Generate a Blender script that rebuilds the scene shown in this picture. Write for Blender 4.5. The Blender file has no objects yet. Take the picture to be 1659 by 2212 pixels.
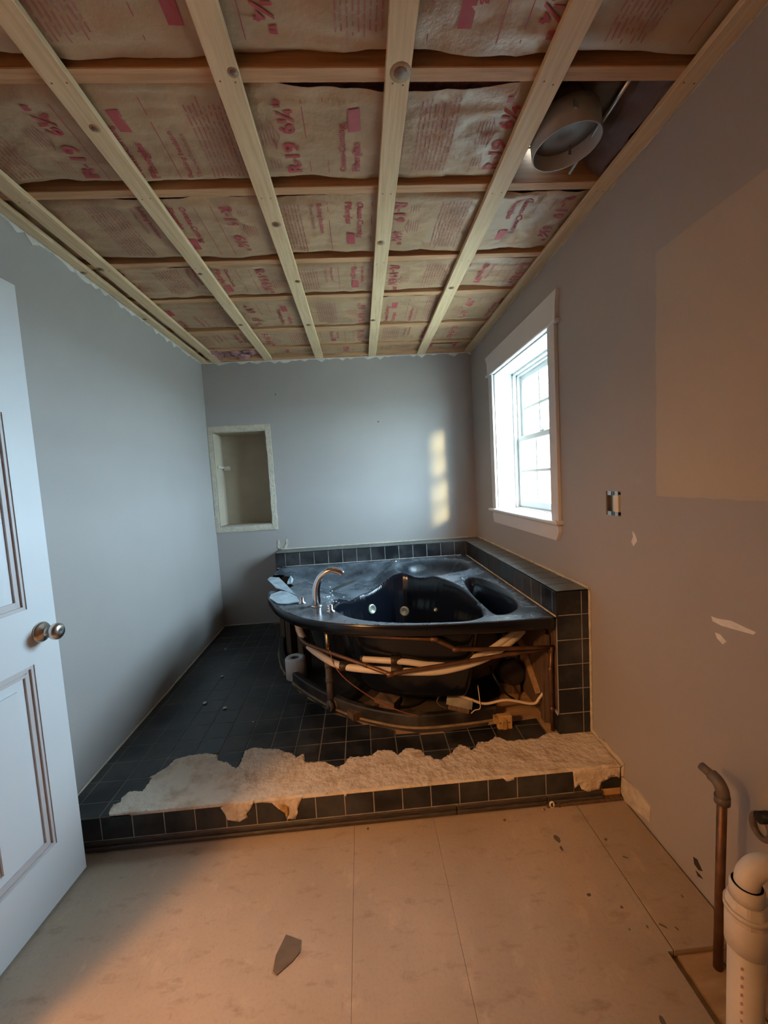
import bpy, bmesh, math, random
import numpy as np
from mathutils import Vector, Matrix
from mathutils import noise as mnoise
R = math.radians
rng = random.Random(7)
SC = bpy.context.scene
COL = SC.collection

# ------------------------------------------------------------------ camera, world, lights, exposure
W, H, F, HC = 1659.0, 2212.0, 872.0, 1.335
YAW, PITCH, ROLL = R(3.084), R(4.44), R(3.308)
_f = np.array([math.sin(YAW)*math.cos(PITCH), math.cos(YAW)*math.cos(PITCH), -math.sin(PITCH)])
_r = np.array([math.cos(YAW), -math.sin(YAW), 0.0])
_d = np.cross(_f, _r)
CR = _r*math.cos(ROLL) + _d*math.sin(ROLL)
CD = -_r*math.sin(ROLL) + _d*math.cos(ROLL)
cam = bpy.data.objects.new('camera', bpy.data.cameras.new('camera'))
COL.objects.link(cam)
cam.data.sensor_fit = 'VERTICAL'
cam.data.sensor_height = 36.0
cam.data.lens = F/H*36.0
cam.data.clip_start = 0.02
M4 = Matrix.Identity(4)
for i in range(3):
    M4[i][0], M4[i][1], M4[i][2] = CR[i], -CD[i], -_f[i]
M4[2][3] = HC
cam.matrix_world = M4
SC.camera = cam

SC.view_settings.view_transform = 'Standard'
SC.view_settings.look = 'None'
SC.view_settings.gamma = 1.0
SC.view_settings.use_curve_mapping = False
SC.view_settings.exposure = 0.0

world = bpy.data.worlds.new('world'); SC.world = world
world.use_nodes = True
wn = world.node_tree
bg = wn.nodes['Background']
bg.inputs['Color'].default_value = (0.56, 0.80, 1.0, 1)
bg.inputs['Strength'].default_value = 66.0

sd = bpy.data.lights.new('sun', 'SUN'); sd.energy = 7.5; sd.color = (1.0, 0.84, 0.40); sd.angle = R(4.5)
sun = bpy.data.objects.new('sun', sd); COL.objects.link(sun)
sun.rotation_euler = Vector((-1.0, 2.4, -0.52)).to_track_quat('-Z', 'Y').to_euler()

hd = bpy.data.lights.new('hall_lamp_light', 'POINT'); hd.energy = 215.0; hd.color = (1.0, 0.48, 0.165); hd.shadow_soft_size = 0.13
hall = bpy.data.objects.new('hall_lamp_light', hd); COL.objects.link(hall)
hall.location = (-1.95, -0.52, 2.22)

pd = bpy.data.lights.new('window_portal', 'AREA'); pd.shape = 'RECTANGLE'; pd.size = 0.95; pd.size_y = 0.84
pd.cycles.is_portal = True
portal = bpy.data.objects.new('window_portal', pd); COL.objects.link(portal)
portal.location = (1.20, 2.43, 1.555); portal.rotation_euler = (0, R(90), 0)

def ray(px, py):
    return CR*((px-W/2)/F) + CD*((py-H/2)/F) + _f
def atz(px, py, z):
    d = ray(px, py); t = (z-HC)/d[2]
    return np.array([t*d[0], t*d[1], z])
def aty(px, py, y):
    d = ray(px, py); t = y/d[1]
    return np.array([t*d[0], y, HC+t*d[2]])
def atx(px, py, x):
    d = ray(px, py); t = x/d[0]
    return np.array([x, t*d[1], HC+t*d[2]])

# ------------------------------------------------------------------ room constants
XL, XR, YB, YN = -1.22, 0.983, 3.41, -1.0
ZC, ZJ, ZROOF = 2.357, 2.376, 2.495
YF = 1.491
SLOPE = 0.026
def zp(y): return 0.136 + SLOPE*(y-YF)      # tile surface of the platform
def atp(px, py):
    z = .14
    for _ in range(8):
        p = atz(px, py, z); z = zp(p[1])
    return p

# ------------------------------------------------------------------ materials
def mat(name, col, rough=0.6, metal=0.0, var=0.0, vscale=8.0, bump=0.0, bscale=60.0, col2=None,
        stretch=None, spec=None, rand=0.0, detail=4.0, contrast=(0.3, 0.7), coord='Object'):
    m = bpy.data.materials.new(name); m.use_nodes = True
    nt = m.node_tree; b = nt.nodes['Principled BSDF']
    b.inputs['Base Color'].default_value = (*col, 1)
    b.inputs['Roughness'].default_value = rough
    b.inputs['Metallic'].default_value = metal
    if spec is not None: b.inputs['Specular IOR Level'].default_value = spec
    tc = nt.nodes.new('ShaderNodeTexCoord'); vec = tc.outputs[coord]
    if stretch:
        mp = nt.nodes.new('ShaderNodeMapping'); mp.inputs['Scale'].default_value = stretch
        nt.links.new(vec, mp.inputs['Vector']); vec = mp.outputs['Vector']
    if var > 0 or col2:
        n = nt.nodes.new('ShaderNodeTexNoise'); n.inputs['Scale'].default_value = vscale; n.inputs['Detail'].default_value = detail
        nt.links.new(vec, n.inputs['Vector'])
        r = nt.nodes.new('ShaderNodeValToRGB')
        c2 = col2 if col2 else tuple(c*(1-var) for c in col)
        r.color_ramp.elements[0].position = contrast[0]; r.color_ramp.elements[1].position = contrast[1]
        r.color_ramp.elements[0].color = (*c2, 1); r.color_ramp.elements[1].color = (*col, 1)
        nt.links.new(n.outputs['Fac'], r.inputs['Fac'])
        out = r.outputs['Color']
        if rand > 0:
            oi = nt.nodes.new('ShaderNodeObjectInfo')
            hsv = nt.nodes.new('ShaderNodeHueSaturation')
            mr = nt.nodes.new('ShaderNodeMapRange'); mr.inputs['To Min'].default_value = 1-rand; mr.inputs['To Max'].default_value = 1+rand
            nt.links.new(oi.outputs['Random'], mr.inputs['Value']); nt.links.new(mr.outputs['Result'], hsv.inputs['Value'])
            nt.links.new(out, hsv.inputs['Color']); out = hsv.outputs['Color']
        nt.links.new(out, b.inputs['Base Color'])
    if bump > 0:
        n2 = nt.nodes.new('ShaderNodeTexNoise'); n2.inputs['Scale'].default_value = bscale; n2.inputs['Detail'].default_value = 5
        nt.links.new(vec, n2.inputs['Vector'])
        bp = nt.nodes.new('ShaderNodeBump'); bp.inputs['Strength'].default_value = bump; bp.inputs['Distance'].default_value = 0.01
        nt.links.new(n2.outputs['Fac'], bp.inputs['Height']); nt.links.new(bp.outputs['Normal'], b.inputs['Normal'])
    return m

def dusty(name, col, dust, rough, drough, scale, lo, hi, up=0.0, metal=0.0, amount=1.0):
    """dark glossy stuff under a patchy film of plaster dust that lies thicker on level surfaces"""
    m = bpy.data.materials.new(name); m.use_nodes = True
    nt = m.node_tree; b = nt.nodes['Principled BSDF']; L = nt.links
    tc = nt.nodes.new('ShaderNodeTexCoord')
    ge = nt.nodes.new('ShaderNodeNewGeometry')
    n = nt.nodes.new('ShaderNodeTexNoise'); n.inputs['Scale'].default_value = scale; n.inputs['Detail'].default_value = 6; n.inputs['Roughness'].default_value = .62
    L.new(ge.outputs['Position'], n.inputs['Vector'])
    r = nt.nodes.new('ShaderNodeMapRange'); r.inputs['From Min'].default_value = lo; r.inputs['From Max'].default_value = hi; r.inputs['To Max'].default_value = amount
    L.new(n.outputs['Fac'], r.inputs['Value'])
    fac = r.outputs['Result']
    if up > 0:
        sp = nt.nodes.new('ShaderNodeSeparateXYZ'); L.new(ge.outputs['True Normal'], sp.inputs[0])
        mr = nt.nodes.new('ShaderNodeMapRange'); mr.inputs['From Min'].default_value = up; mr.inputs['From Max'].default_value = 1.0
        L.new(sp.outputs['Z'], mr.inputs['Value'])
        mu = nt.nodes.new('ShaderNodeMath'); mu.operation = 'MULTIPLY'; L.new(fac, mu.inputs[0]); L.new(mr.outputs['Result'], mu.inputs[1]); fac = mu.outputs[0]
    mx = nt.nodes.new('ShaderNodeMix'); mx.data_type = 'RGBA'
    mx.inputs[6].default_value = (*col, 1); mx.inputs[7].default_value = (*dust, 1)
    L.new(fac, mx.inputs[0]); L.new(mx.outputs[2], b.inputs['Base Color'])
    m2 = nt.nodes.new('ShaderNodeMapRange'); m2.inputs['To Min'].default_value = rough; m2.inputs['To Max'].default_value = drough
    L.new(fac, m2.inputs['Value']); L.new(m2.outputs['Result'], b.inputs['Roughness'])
    b.inputs['Metallic'].default_value = metal
    return m

MT = {}
MT['wall'] = mat('wall_paint', (0.37, 0.335, 0.31), 0.55, var=0.05, vscale=2.5, bump=0.08, bscale=180)
MT['patch'] = mat('old_wall_paint', (0.47, 0.40, 0.32), 0.8, var=0.06, vscale=3, bump=0.1, bscale=150)
MT['gypsum'] = mat('torn_gypsum', (0.80, 0.78, 0.74), 0.9, var=0.15, vscale=40, bump=0.3, bscale=120)
MT['caulk'] = mat('old_caulk', (0.62, 0.54, 0.42), 0.8, var=0.35, vscale=30, bump=0.4, bscale=80)
MT['hallwall'] = mat('hall_paint', (0.66, 0.60, 0.52), 0.7, var=0.05, vscale=3)
MT['niche'] = mat('niche_board', (0.44, 0.36, 0.26), 0.8, var=0.12, vscale=6)
MT['niche_edge'] = mat('niche_raw_edge', (0.60, 0.52, 0.40), 0.9, var=0.25, vscale=25, bump=0.5, bscale=70)
MT['pine'] = mat('strapping_pine', (0.68, 0.50, 0.30), 0.65, col2=(0.57, 0.39, 0.21), vscale=6, stretch=(14, 0.7, 14), contrast=(.35, .62), bump=0.12, bscale=20)
MT['pine_x'] = mat('joist_pine', (0.53, 0.29, 0.14), 0.7, col2=(0.38, 0.19, 0.085), vscale=6, stretch=(0.7, 14, 14), contrast=(.35, .65), bump=0.1, bscale=20)
MT['knot'] = mat('knot', (0.22, 0.12, 0.06), 0.6, var=0.5, vscale=60)
MT['knot_ring'] = mat('knot_ring', (0.42, 0.26, 0.13), 0.6, var=0.3, vscale=60)
MT['plywood'] = mat('plywood', (0.50, 0.33, 0.17), 0.75, col2=(0.36, 0.21, 0.10), vscale=5, stretch=(2, 8, 8), bump=0.15, bscale=30)
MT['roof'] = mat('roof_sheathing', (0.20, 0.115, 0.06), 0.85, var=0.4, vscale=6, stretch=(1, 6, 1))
MT['kraft'] = mat('kraft_paper', (0.43, 0.27, 0.145), 0.48, var=0.22, vscale=7, bump=0.35, bscale=38, rand=0.06)
MT['kraft_shaded'] = mat('shaded_kraft_back', (0.15, 0.085, 0.07), 0.6, var=0.4, vscale=9, bump=0.4, bscale=30)  # back of the paper, with the shade of the open bay darkened into its colour
MT['print'] = mat('red_print', (0.36, 0.035, 0.05), 0.7, col2=(0.33, 0.075, 0.065), vscale=40)
MT['print_faint'] = mat('faint_red_print', (0.34, 0.095, 0.075), 0.7, col2=(0.33, 0.14, 0.095), vscale=40)
MT['pink'] = mat('pink_glass_wool', (0.50, 0.24, 0.24), 0.95, var=0.55, vscale=30, bump=1.0, bscale=60)
MT['tile'] = dusty('black_tile', (0.010, 0.0115, 0.014), (0.11, 0.105, 0.10), 0.30, 0.65, 4.5, 0.44, 0.86)
MT['tile_edge'] = dusty('dusty_ledge_tile', (0.012, 0.013, 0.015), (0.23, 0.235, 0.22), 0.25, 0.6, 3.0, 0.18, 0.75, up=0.3)
MT['grout'] = mat('grout', (0.46, 0.43, 0.39), 0.9, var=0.45, vscale=14)
MT['grout_dark'] = mat('grimy_grout', (0.22, 0.20, 0.175), 0.9, var=0.5, vscale=9)
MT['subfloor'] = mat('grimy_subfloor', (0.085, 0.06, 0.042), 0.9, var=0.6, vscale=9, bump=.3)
MT['lip'] = mat('grimy_base_strip', (0.085, 0.065, 0.05), 0.6, var=0.7, vscale=18, stretch=(1, 8, 8))
MT['thinset'] = mat('torn_underlayment', (0.70, 0.60, 0.49), 0.9, col2=(0.50, 0.38, 0.27), vscale=17, contrast=(.28, .52), detail=8, bump=1.0, bscale=45)
MT['glue_tan'] = mat('tan_glue', (0.42, 0.29, 0.16), 0.8, var=0.5, vscale=25)
MT['dustywood'] = mat('dusty_wood', (0.21, 0.14, 0.085), 0.9, var=0.4, vscale=20)
MT['glue'] = mat('yellow_glue', (0.55, 0.33, 0.10), 0.7, var=0.5, vscale=30, bump=0.6)
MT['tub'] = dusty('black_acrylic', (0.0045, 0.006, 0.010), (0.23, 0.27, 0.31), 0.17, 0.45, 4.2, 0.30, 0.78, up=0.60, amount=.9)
MT['shell'] = dusty('tub_shell_plastic', (0.012, 0.010, 0.009), (0.07, 0.055, 0.04), 0.4, 0.8, 5, 0.45, 0.8)
MT['rim'] = dusty('black_acrylic_edge', (0.006, 0.007, 0.010), (0.06, 0.065, 0.07), 0.14, 0.45, 5, 0.5, 0.85)
MT['shard'] = mat('broken_fibreglass', (0.45, 0.53, 0.58), 0.6, var=0.45, vscale=14, bump=0.3)
MT['curb'] = dusty('black_curb', (0.012, 0.011, 0.011), (0.10, 0.085, 0.07), 0.5, 0.85, 8, 0.42, 0.85)
MT['chrome'] = mat('chrome', (0.78, 0.78, 0.80), 0.16, 1.0)
MT['brass'] = mat('worn_brass', (0.72, 0.55, 0.33), 0.28, 1.0, var=0.3, vscale=30)
MT['nickel'] = mat('satin_nickel', (0.62, 0.58, 0.52), 0.26, 1.0)
MT['jet'] = mat('jet_ring', (0.55, 0.58, 0.46), 0.3, 0.4, var=0.2, vscale=60)
MT['black'] = mat('black_rubber', (0.01, 0.01, 0.01), 0.5)
MT['copper'] = mat('tarnished_copper', (0.22, 0.115, 0.065), 0.45, 0.6, var=0.45, vscale=22)
MT['copper_wire'] = mat('copper_wire', (0.45, 0.17, 0.09), 0.4, 0.7)
MT['hose'] = mat('cream_hose', (0.76, 0.66, 0.52), 0.45, var=0.12, vscale=12)
MT['clamp'] = mat('dark_clamp', (0.06, 0.035, 0.022), 0.5, 0.3, var=0.4, vscale=40)
MT['greypipe'] = mat('grey_fitting', (0.20, 0.16, 0.13), 0.6, 0.2, var=0.35, vscale=25)
MT['pvc'] = mat('white_pvc', (0.72, 0.64, 0.53), 0.42, var=0.1, vscale=14, bump=0.05, bscale=120)
MT['pvcprint'] = mat('pvc_print', (0.45, 0.22, 0.24), 0.6)
MT['motor'] = mat('pump_housing', (0.05, 0.042, 0.04), 0.5, 0.2, var=0.4, vscale=20)
MT['jbox'] = mat('galvanised_box', (0.22, 0.21, 0.17), 0.5, 0.5, var=0.4, vscale=25)
MT['cable'] = mat('pale_cable', (0.75, 0.58, 0.42), 0.5)
MT['paper'] = mat('tissue_paper', (0.72, 0.69, 0.68), 0.95, var=0.08, vscale=20, bump=0.3, bscale=120)
MT['card'] = mat('cardboard', (0.20, 0.14, 0.09), 0.9)
MT['block'] = mat('pine_block', (0.60, 0.37, 0.15), 0.7, var=0.25, vscale=20)
MT['oldwood'] = mat('grimy_stud', (0.15, 0.09, 0.05), 0.8, var=0.5, vscale=10, stretch=(8, 8, 1))
MT['trim'] = mat('white_trim_paint', (0.66, 0.63, 0.62), 0.45, var=0.03, vscale=6)
MT['door'] = mat('white_door_paint', (0.70, 0.70, 0.70), 0.42, var=0.03, vscale=4)
MT['bead'] = mat('panel_bead', (0.56, 0.50, 0.48), 0.45)  # white-painted bead; the pinkish tone of its shaded side is put into the colour
MT['vinyl'] = mat('white_window_vinyl', (0.74, 0.76, 0.76), 0.4)
def grubby(name, col, dark, pale):
    m = mat(name, col, 0.66, col2=tuple(c*.80 for c in col), vscale=2.6, detail=8, contrast=(.3, .62), bump=0.08, bscale=70)
    nt = m.node_tree; b = nt.nodes['Principled BSDF']; L = nt.links; src = b.inputs['Base Color'].links[0].from_socket
    ge = nt.nodes.new('ShaderNodeNewGeometry')
    for (sc, st, lo, hi, c, amt) in ((11, (1, 2.4, 1), .56, .74, dark, .75), (34, (2.2, .7, 1), .60, .78, dark, .65), (7, (1.6, 1, 1), .58, .75, pale, .55), (120, (1, 1, 1), .5, .8, dark, .35)):
        mp = nt.nodes.new('ShaderNodeMapping'); mp.inputs['Scale'].default_value = st; mp.inputs['Location'].default_value = (sc, sc*.3, 0); L.new(ge.outputs['Position'], mp.inputs['Vector'])
        n = nt.nodes.new('ShaderNodeTexNoise'); n.inputs['Scale'].default_value = sc; n.inputs['Detail'].default_value = 7; n.inputs['Roughness'].default_value = .65; L.new(mp.outputs['Vector'], n.inputs['Vector'])
        r = nt.nodes.new('ShaderNodeMapRange'); r.inputs['From Min'].default_value = lo; r.inputs['From Max'].default_value = hi; r.inputs['To Max'].default_value = amt; L.new(n.outputs['Fac'], r.inputs['Value'])
        mx = nt.nodes.new('ShaderNodeMix'); mx.data_type = 'RGBA'; mx.inputs[7].default_value = (*c, 1); L.new(r.outputs['Result'], mx.inputs[0]); L.new(src, mx.inputs[6]); src = mx.outputs[2]
    L.new(src, b.inputs['Base Color']); return m
MT['floor'] = grubby('lauan_floor', (0.47, 0.36, 0.265), (0.27, 0.185, 0.125), (0.60, 0.47, 0.33))
MT['floor2'] = grubby('lauan_strip', (0.46, 0.34, 0.235), (0.25, 0.165, 0.10), (0.56, 0.42, 0.28))
MT['gap'] = mat('dark_gap', (0.05, 0.03, 0.018), 0.9)
MT['stain'] = mat('grey_stain', (0.16, 0.12, 0.085), 0.7, var=0.4, vscale=40)
MT['scrap'] = mat('vinyl_scrap', (0.17, 0.125, 0.085), 0.6, var=0.3, vscale=30)
MT['canister'] = mat('grey_canister', (0.34, 0.33, 0.31), 0.5, var=0.15, vscale=12)
MT['canister_in'] = mat('canister_inside', (0.20, 0.195, 0.185), 0.6)
MT['steel'] = mat('galvanised_steel', (0.65, 0.68, 0.66), 0.3, 0.9)
MT['ivory'] = mat('ivory_plastic', (0.74, 0.70, 0.60), 0.4)
MT['ground'] = mat('pale_winter_lawn', (0.42, 0.40, 0.33), 0.95, var=0.2, vscale=2)
MT['siding'] = mat('pale_siding', (0.62, 0.60, 0.60), 0.8)
MT['shingle'] = mat('grey_shingle', (0.33, 0.31, 0.32), 0.9, var=0.3, vscale=6)
MT['bark'] = mat('grey_bark', (0.30, 0.24, 0.22), 0.9, var=0.4, vscale=8)
MT['darkglass'] = mat('house_glass', (0.20, 0.23, 0.26), 0.1)
g = bpy.data.materials.new('window_glass'); g.use_nodes = True
nt = g.node_tree; nt.nodes.remove(nt.nodes['Principled BSDF'])
tr = nt.nodes.new('ShaderNodeBsdfTransparent'); gl = nt.nodes.new('ShaderNodeBsdfGlossy'); gl.inputs['Roughness'].default_value = .02
tr.inputs['Color'].default_value = (.96, .98, .98, 1)
ms = nt.nodes.new('ShaderNodeMixShader'); ms.inputs[0].default_value = .06
nt.links.new(tr.outputs[0], ms.inputs[1]); nt.links.new(gl.outputs[0], ms.inputs[2]); nt.links.new(ms.outputs[0], nt.nodes['Material Output'].inputs[0])
MT['glass'] = g

# ------------------------------------------------------------------ mesh helpers
class MB:
    def __init__(s): s.v = []; s.f = []; s.sm = []
    def add(s, vs, fs, smooth=False):
        o = len(s.v); s.v += [tuple(map(float, p)) for p in vs]
        s.f += [tuple(i+o for i in f) for f in fs]; s.sm += [smooth]*len(fs)
        return s
    def box(s, x0, x1, y0, y1, z0, z1):
        v = [(x, y, z) for z in (z0, z1) for y in (y0, y1) for x in (x0, x1)]
        return s.add(v, [(0, 2, 3, 1), (4, 5, 7, 6), (0, 1, 5, 4), (2, 6, 7, 3), (0, 4, 6, 2), (1, 3, 7, 5)])
    def bbox(s, x0, x1, y0, y1, z0, z1, b=.003):
        """box with chamfered edges"""
        bm = bmesh.new(); bmesh.ops.create_cube(bm, size=1)
        for v in bm.verts:
            v.co = Vector(((x0+x1)/2+v.co.x*(x1-x0), (y0+y1)/2+v.co.y*(y1-y0), (z0+z1)/2+v.co.z*(z1-z0)))
        bmesh.ops.bevel(bm, geom=bm.edges[:], offset=b, segments=1, affect='EDGES')
        bm.verts.index_update()
        s.add([v.co for v in bm.verts], [[v.index for v in f.verts] for f in bm.faces]); bm.free(); return s
    def obox(s, c, half, rot):
        M = rot if isinstance(rot, Matrix) else Matrix.Rotation(rot, 3, 'Z')
        v = [Vector(c)+M@Vector((sx*half[0], sy*half[1], sz*half[2])) for sz in (-1, 1) for sy in (-1, 1) for sx in (-1, 1)]
        return s.add(v, [(0, 2, 3, 1), (4, 5, 7, 6), (0, 1, 5, 4), (2, 6, 7, 3), (0, 4, 6, 2), (1, 3, 7, 5)])
    def poly3(s, pts, off):
        """closed slab: polygon pts extruded by vector off"""
        n = len(pts); P = [Vector(p) for p in pts]; O = Vector(off)
        nrm = Vector((0, 0, 0))
        for i in range(n):
            nrm += P[i].cross(P[(i+1) % n])
        if nrm.dot(O) < 0: P.reverse()
        v = P + [p+O for p in P]
        return s.add(v, [tuple(range(n-1, -1, -1)), tuple(range(n, 2*n))] + [(i, (i+1) % n, n+(i+1) % n, n+i) for i in range(n)])
    def tube(s, pts, r, n=12, cap=True, smooth=True):
        P = [Vector(p) for p in pts]; m = len(P)
        rr = r if isinstance(r, (list, tuple)) else [r]*m
        T = [(P[min(i+1, m-1)]-P[max(i-1, 0)]).normalized() for i in range(m)]
        u = T[0].orthogonal().normalized(); vs = []
        for i in range(m):
            u = (u - T[i]*u.dot(T[i])).normalized(); w = T[i].cross(u)
            for k in range(n):
                a = 2*math.pi*k/n; vs.append(P[i]+(u*math.cos(a)+w*math.sin(a))*rr[i])
        fs = [(i*n+k, i*n+(k+1) % n, (i+1)*n+(k+1) % n, (i+1)*n+k) for i in range(m-1) for k in range(n)]
        s.add(vs, fs, smooth)
        if cap:
            o = len(s.v)-len(vs)
            s.f += [tuple(o+k for k in range(n-1, -1, -1)), tuple(o+(m-1)*n+k for k in range(n))]; s.sm += [False, False]
        return s
    def lathe(s, prof, org, axis=(0, 0, 1), n=24, smooth=True, ribs=0, rib=0):
        """prof: list of (radius, height along axis)"""
        A = Vector(axis).normalized(); u = A.orthogonal().normalized(); w = A.cross(u); O = Vector(org); vs = []
        for (r, h) in prof:
            for k in range(n):
                a = 2*math.pi*k/n; q = r*(1+(rib if ribs and (k*ribs//n) % 2 else 0))
                vs.append(O+A*h+(u*math.cos(a)+w*math.sin(a))*q)
        m = len(prof)
        fs = [(i*n+k, i*n+(k+1) % n, (i+1)*n+(k+1) % n, (i+1)*n+k) for i in range(m-1) for k in range(n)]
        s.add(vs, fs, smooth); o = len(s.v)-len(vs)
        if prof[0][0] > 1e-6: s.f.append(tuple(o+k for k in range(n-1, -1, -1))); s.sm.append(False)
        if prof[-1][0] > 1e-6: s.f.append(tuple(o+(m-1)*n+k for k in range(n))); s.sm.append(False)
        return s
    def mesh(s, name, m):
        me = bpy.data.meshes.new(name); me.from_pydata(s.v, [], s.f); me.materials.append(MT[m] if isinstance(m, str) else m)
        me.polygons.foreach_set('use_smooth', s.sm); me.validate(); me.update(); return me
    def build(s, name, m, parent=None, origin=None):
        if origin is not None:
            o = Vector(origin); s.v = [tuple(Vector(p)-o) for p in s.v]
        ob = bpy.data.objects.new(name, s.mesh(name, m)); COL.objects.link(ob)
        if origin is not None: ob.location = origin
        if parent: ob.parent = parent
        return ob
def tag(o, label=None, cat=None, group=None, kind=None):
    if label: o['label'] = label
    if cat: o['category'] = cat
    if group: o['group'] = group
    if kind: o['kind'] = kind
    return o
def empty(name, loc=(0, 0, 0), rz=0):
    o = bpy.data.objects.new(name, None); COL.objects.link(o); o.location = loc; o.rotation_euler = (0, 0, rz); o.empty_display_size = .05
    return o
def smooth_path(pts, n=8):
    P = [Vector(p) for p in pts]; out = []
    for i in range(len(P)-1):
        p0 = P[max(i-1, 0)]; p1 = P[i]; p2 = P[i+1]; p3 = P[min(i+2, len(P)-1)]
        for k in range(n):
            t = k/n
            out.append(0.5*((2*p1)+(p2-p0)*t+(2*p0-5*p1+4*p2-p3)*t*t+(3*p1-p0-3*p2+p3)*t**3))
    out.append(P[-1]); return out
def slab_with_holes(mb, axis, c0, c1, ur, vr, holes):
    """wall slab between c0 and c1 on `axis`; u,v rectangle with rectangular holes"""
    us = sorted({ur[0], ur[1], *[h[0] for h in holes], *[h[1] for h in holes]}); vs = sorted({vr[0], vr[1], *[h[2] for h in holes], *[h[3] for h in holes]})
    us = [u for u in us if ur[0] <= u <= ur[1]]; vs = [v for v in vs if vr[0] <= v <= vr[1]]
    for i in range(len(us)-1):
        for j in range(len(vs)-1):
            uc, vc = (us[i]+us[i+1])/2, (vs[j]+vs[j+1])/2
            if any(h[0] < uc < h[1] and h[2] < vc < h[3] for h in holes): continue
            if axis == 'x': mb.box(c0, c1, us[i], us[i+1], vs[j], vs[j+1])
            else: mb.box(us[i], us[i+1], c0, c1, vs[j], vs[j+1])
    return mb

# ================================================================== ROOM SHELL
NX0, NX1, NZ0, NZ1 = -1.183, -0.757, 1.030, 1.803           # niche opening
WY0, WY1, WZ0, WZ1 = 2.010, 2.852, 1.080, 2.032             # window opening
DY0, DY1, DZ = -0.22, 0.63, 2.05                            # doorway in the left wall
OY0, OY1, OZ0, OZ1 = 1.480, 1.574, 1.146, 1.242             # outlet box
HY, HZ = 0.906, 0.285                                       # broken-out drywall low on the right wall

wall_back = tag(slab_with_holes(MB(), 'y', YB, YB+.10, (XL-.12, XR+.20), (-.05, ZC+.003), [(NX0, NX1, NZ0, NZ1)]).build('wall_back', 'wall'), kind='structure')
wall_left = tag(slab_with_holes(MB(), 'x', XL-.12, XL, (YN, YB), (-.05, ZC+.003), [(DY0, DY1, -.06, DZ)]).build('wall_left', 'wall'), kind='structure')
wall_right = tag(slab_with_holes(MB(), 'x', XR, XR+.09, (YN, YB), (-.05, ZC+.003),
                 [(WY0, WY1, WZ0, WZ1), (OY0, OY1, OZ0, OZ1), (.55, HY, -.04, HZ)]).build('wall_right', 'wall'), kind='structure')
wall_front = tag(MB().box(XL-.12, XR+.2, YN-.12, YN, -.05, ZROOF).build('wall_front', 'wall'), kind='structure')
# outer sheathing and plates close the roof space
mb = MB()
slab_with_holes(mb, 'x', XR+.09, XR+.20, (YN-.12, YB+.3), (-.05, ZROOF), [(WY0, WY1, WZ0, WZ1)])
tag(mb.build('wall_outer', 'oldwood'), kind='structure')
tag(MB().box(XL-.3, XR+.2, YB+.30, YB+.36, -.05, ZROOF).box(XL-.12, XR+.2, YB, YB+.3, ZC+.004, ZROOF)
    .box(XL-.12, XL-.02, YN, YB, ZC+.004, ZROOF).build('trim_1', 'pine_x'), kind='structure')

# hallway beyond the doorway
tag(MB().box(-3.3, -3.2, -1.7, 1.3, 0, 2.5).box(-3.3, XL-.12, -1.8, -1.7, 0, 2.5).box(-3.3, XL-.12, 1.3, 1.4, 0, 2.5)
    .box(XL-.13, XL-.12, -1.7, DY0, 0, 2.5).box(XL-.13, XL-.12, DY1, 1.3, 0, 2.5).box(XL-.13, XL-.12, DY0, DY1, DZ, 2.5).build('wall_hallway', 'hallwall'), kind='structure')
tag(MB().box(-3.3, XL-.12, -1.8, 1.4, 2.5, 2.55).build('ceiling_hallway', 'hallwall'), kind='structure')
tag(MB().box(-3.3, XL, -1.8, 1.4, -.06, 0).build('floor_hallway', 'floor'), kind='structure')
tag(MB().box(XL-.135, XL+.008, DY1-.018, DY1, 0, DZ).box(XL-.135, XL+.008, DY0, DY0+.018, 0, DZ).box(XL-.135, XL+.008, DY0, DY1, DZ-.018, DZ).build('trim_2', 'trim'), kind='structure')

# ragged drywall paper along the top of the walls
def ragged(p0, p1, n, out, seed, amp=.014):
    r = random.Random(seed); mb = MB(); p0 = Vector(p0); p1 = Vector(p1); O = Vector(out)
    prev = .004
    for i in range(n):
        a = p0.lerp(p1, i/n); b = p0.lerp(p1, (i+1)/n); h = r.random()**2.6*amp+.002; t = r.random()*.004+.002
        mb.poly3([a+Vector((0, 0, -prev)), b+Vector((0, 0, -h)), b+Vector((0, 0, .004)), a+Vector((0, 0, .004))], O*t); prev = h
    return mb
ragged((XL, 1.0, ZC), (XL, YB, ZC), 70, (1, 0, 0), 3, .030).build('torn_drywall_edge', 'gypsum', wall_left)
ragged((XL, YB, ZC), (XR, YB, ZC), 64, (0, -1, 0), 4, .026).build('torn_drywall_edge', 'gypsum', wall_back)
ragged((XR, .7, ZC), (XR, YB, ZC), 70, (-1, 0, 0), 5, .006).build('torn_drywall_edge', 'niche_edge', wall_right)

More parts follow.
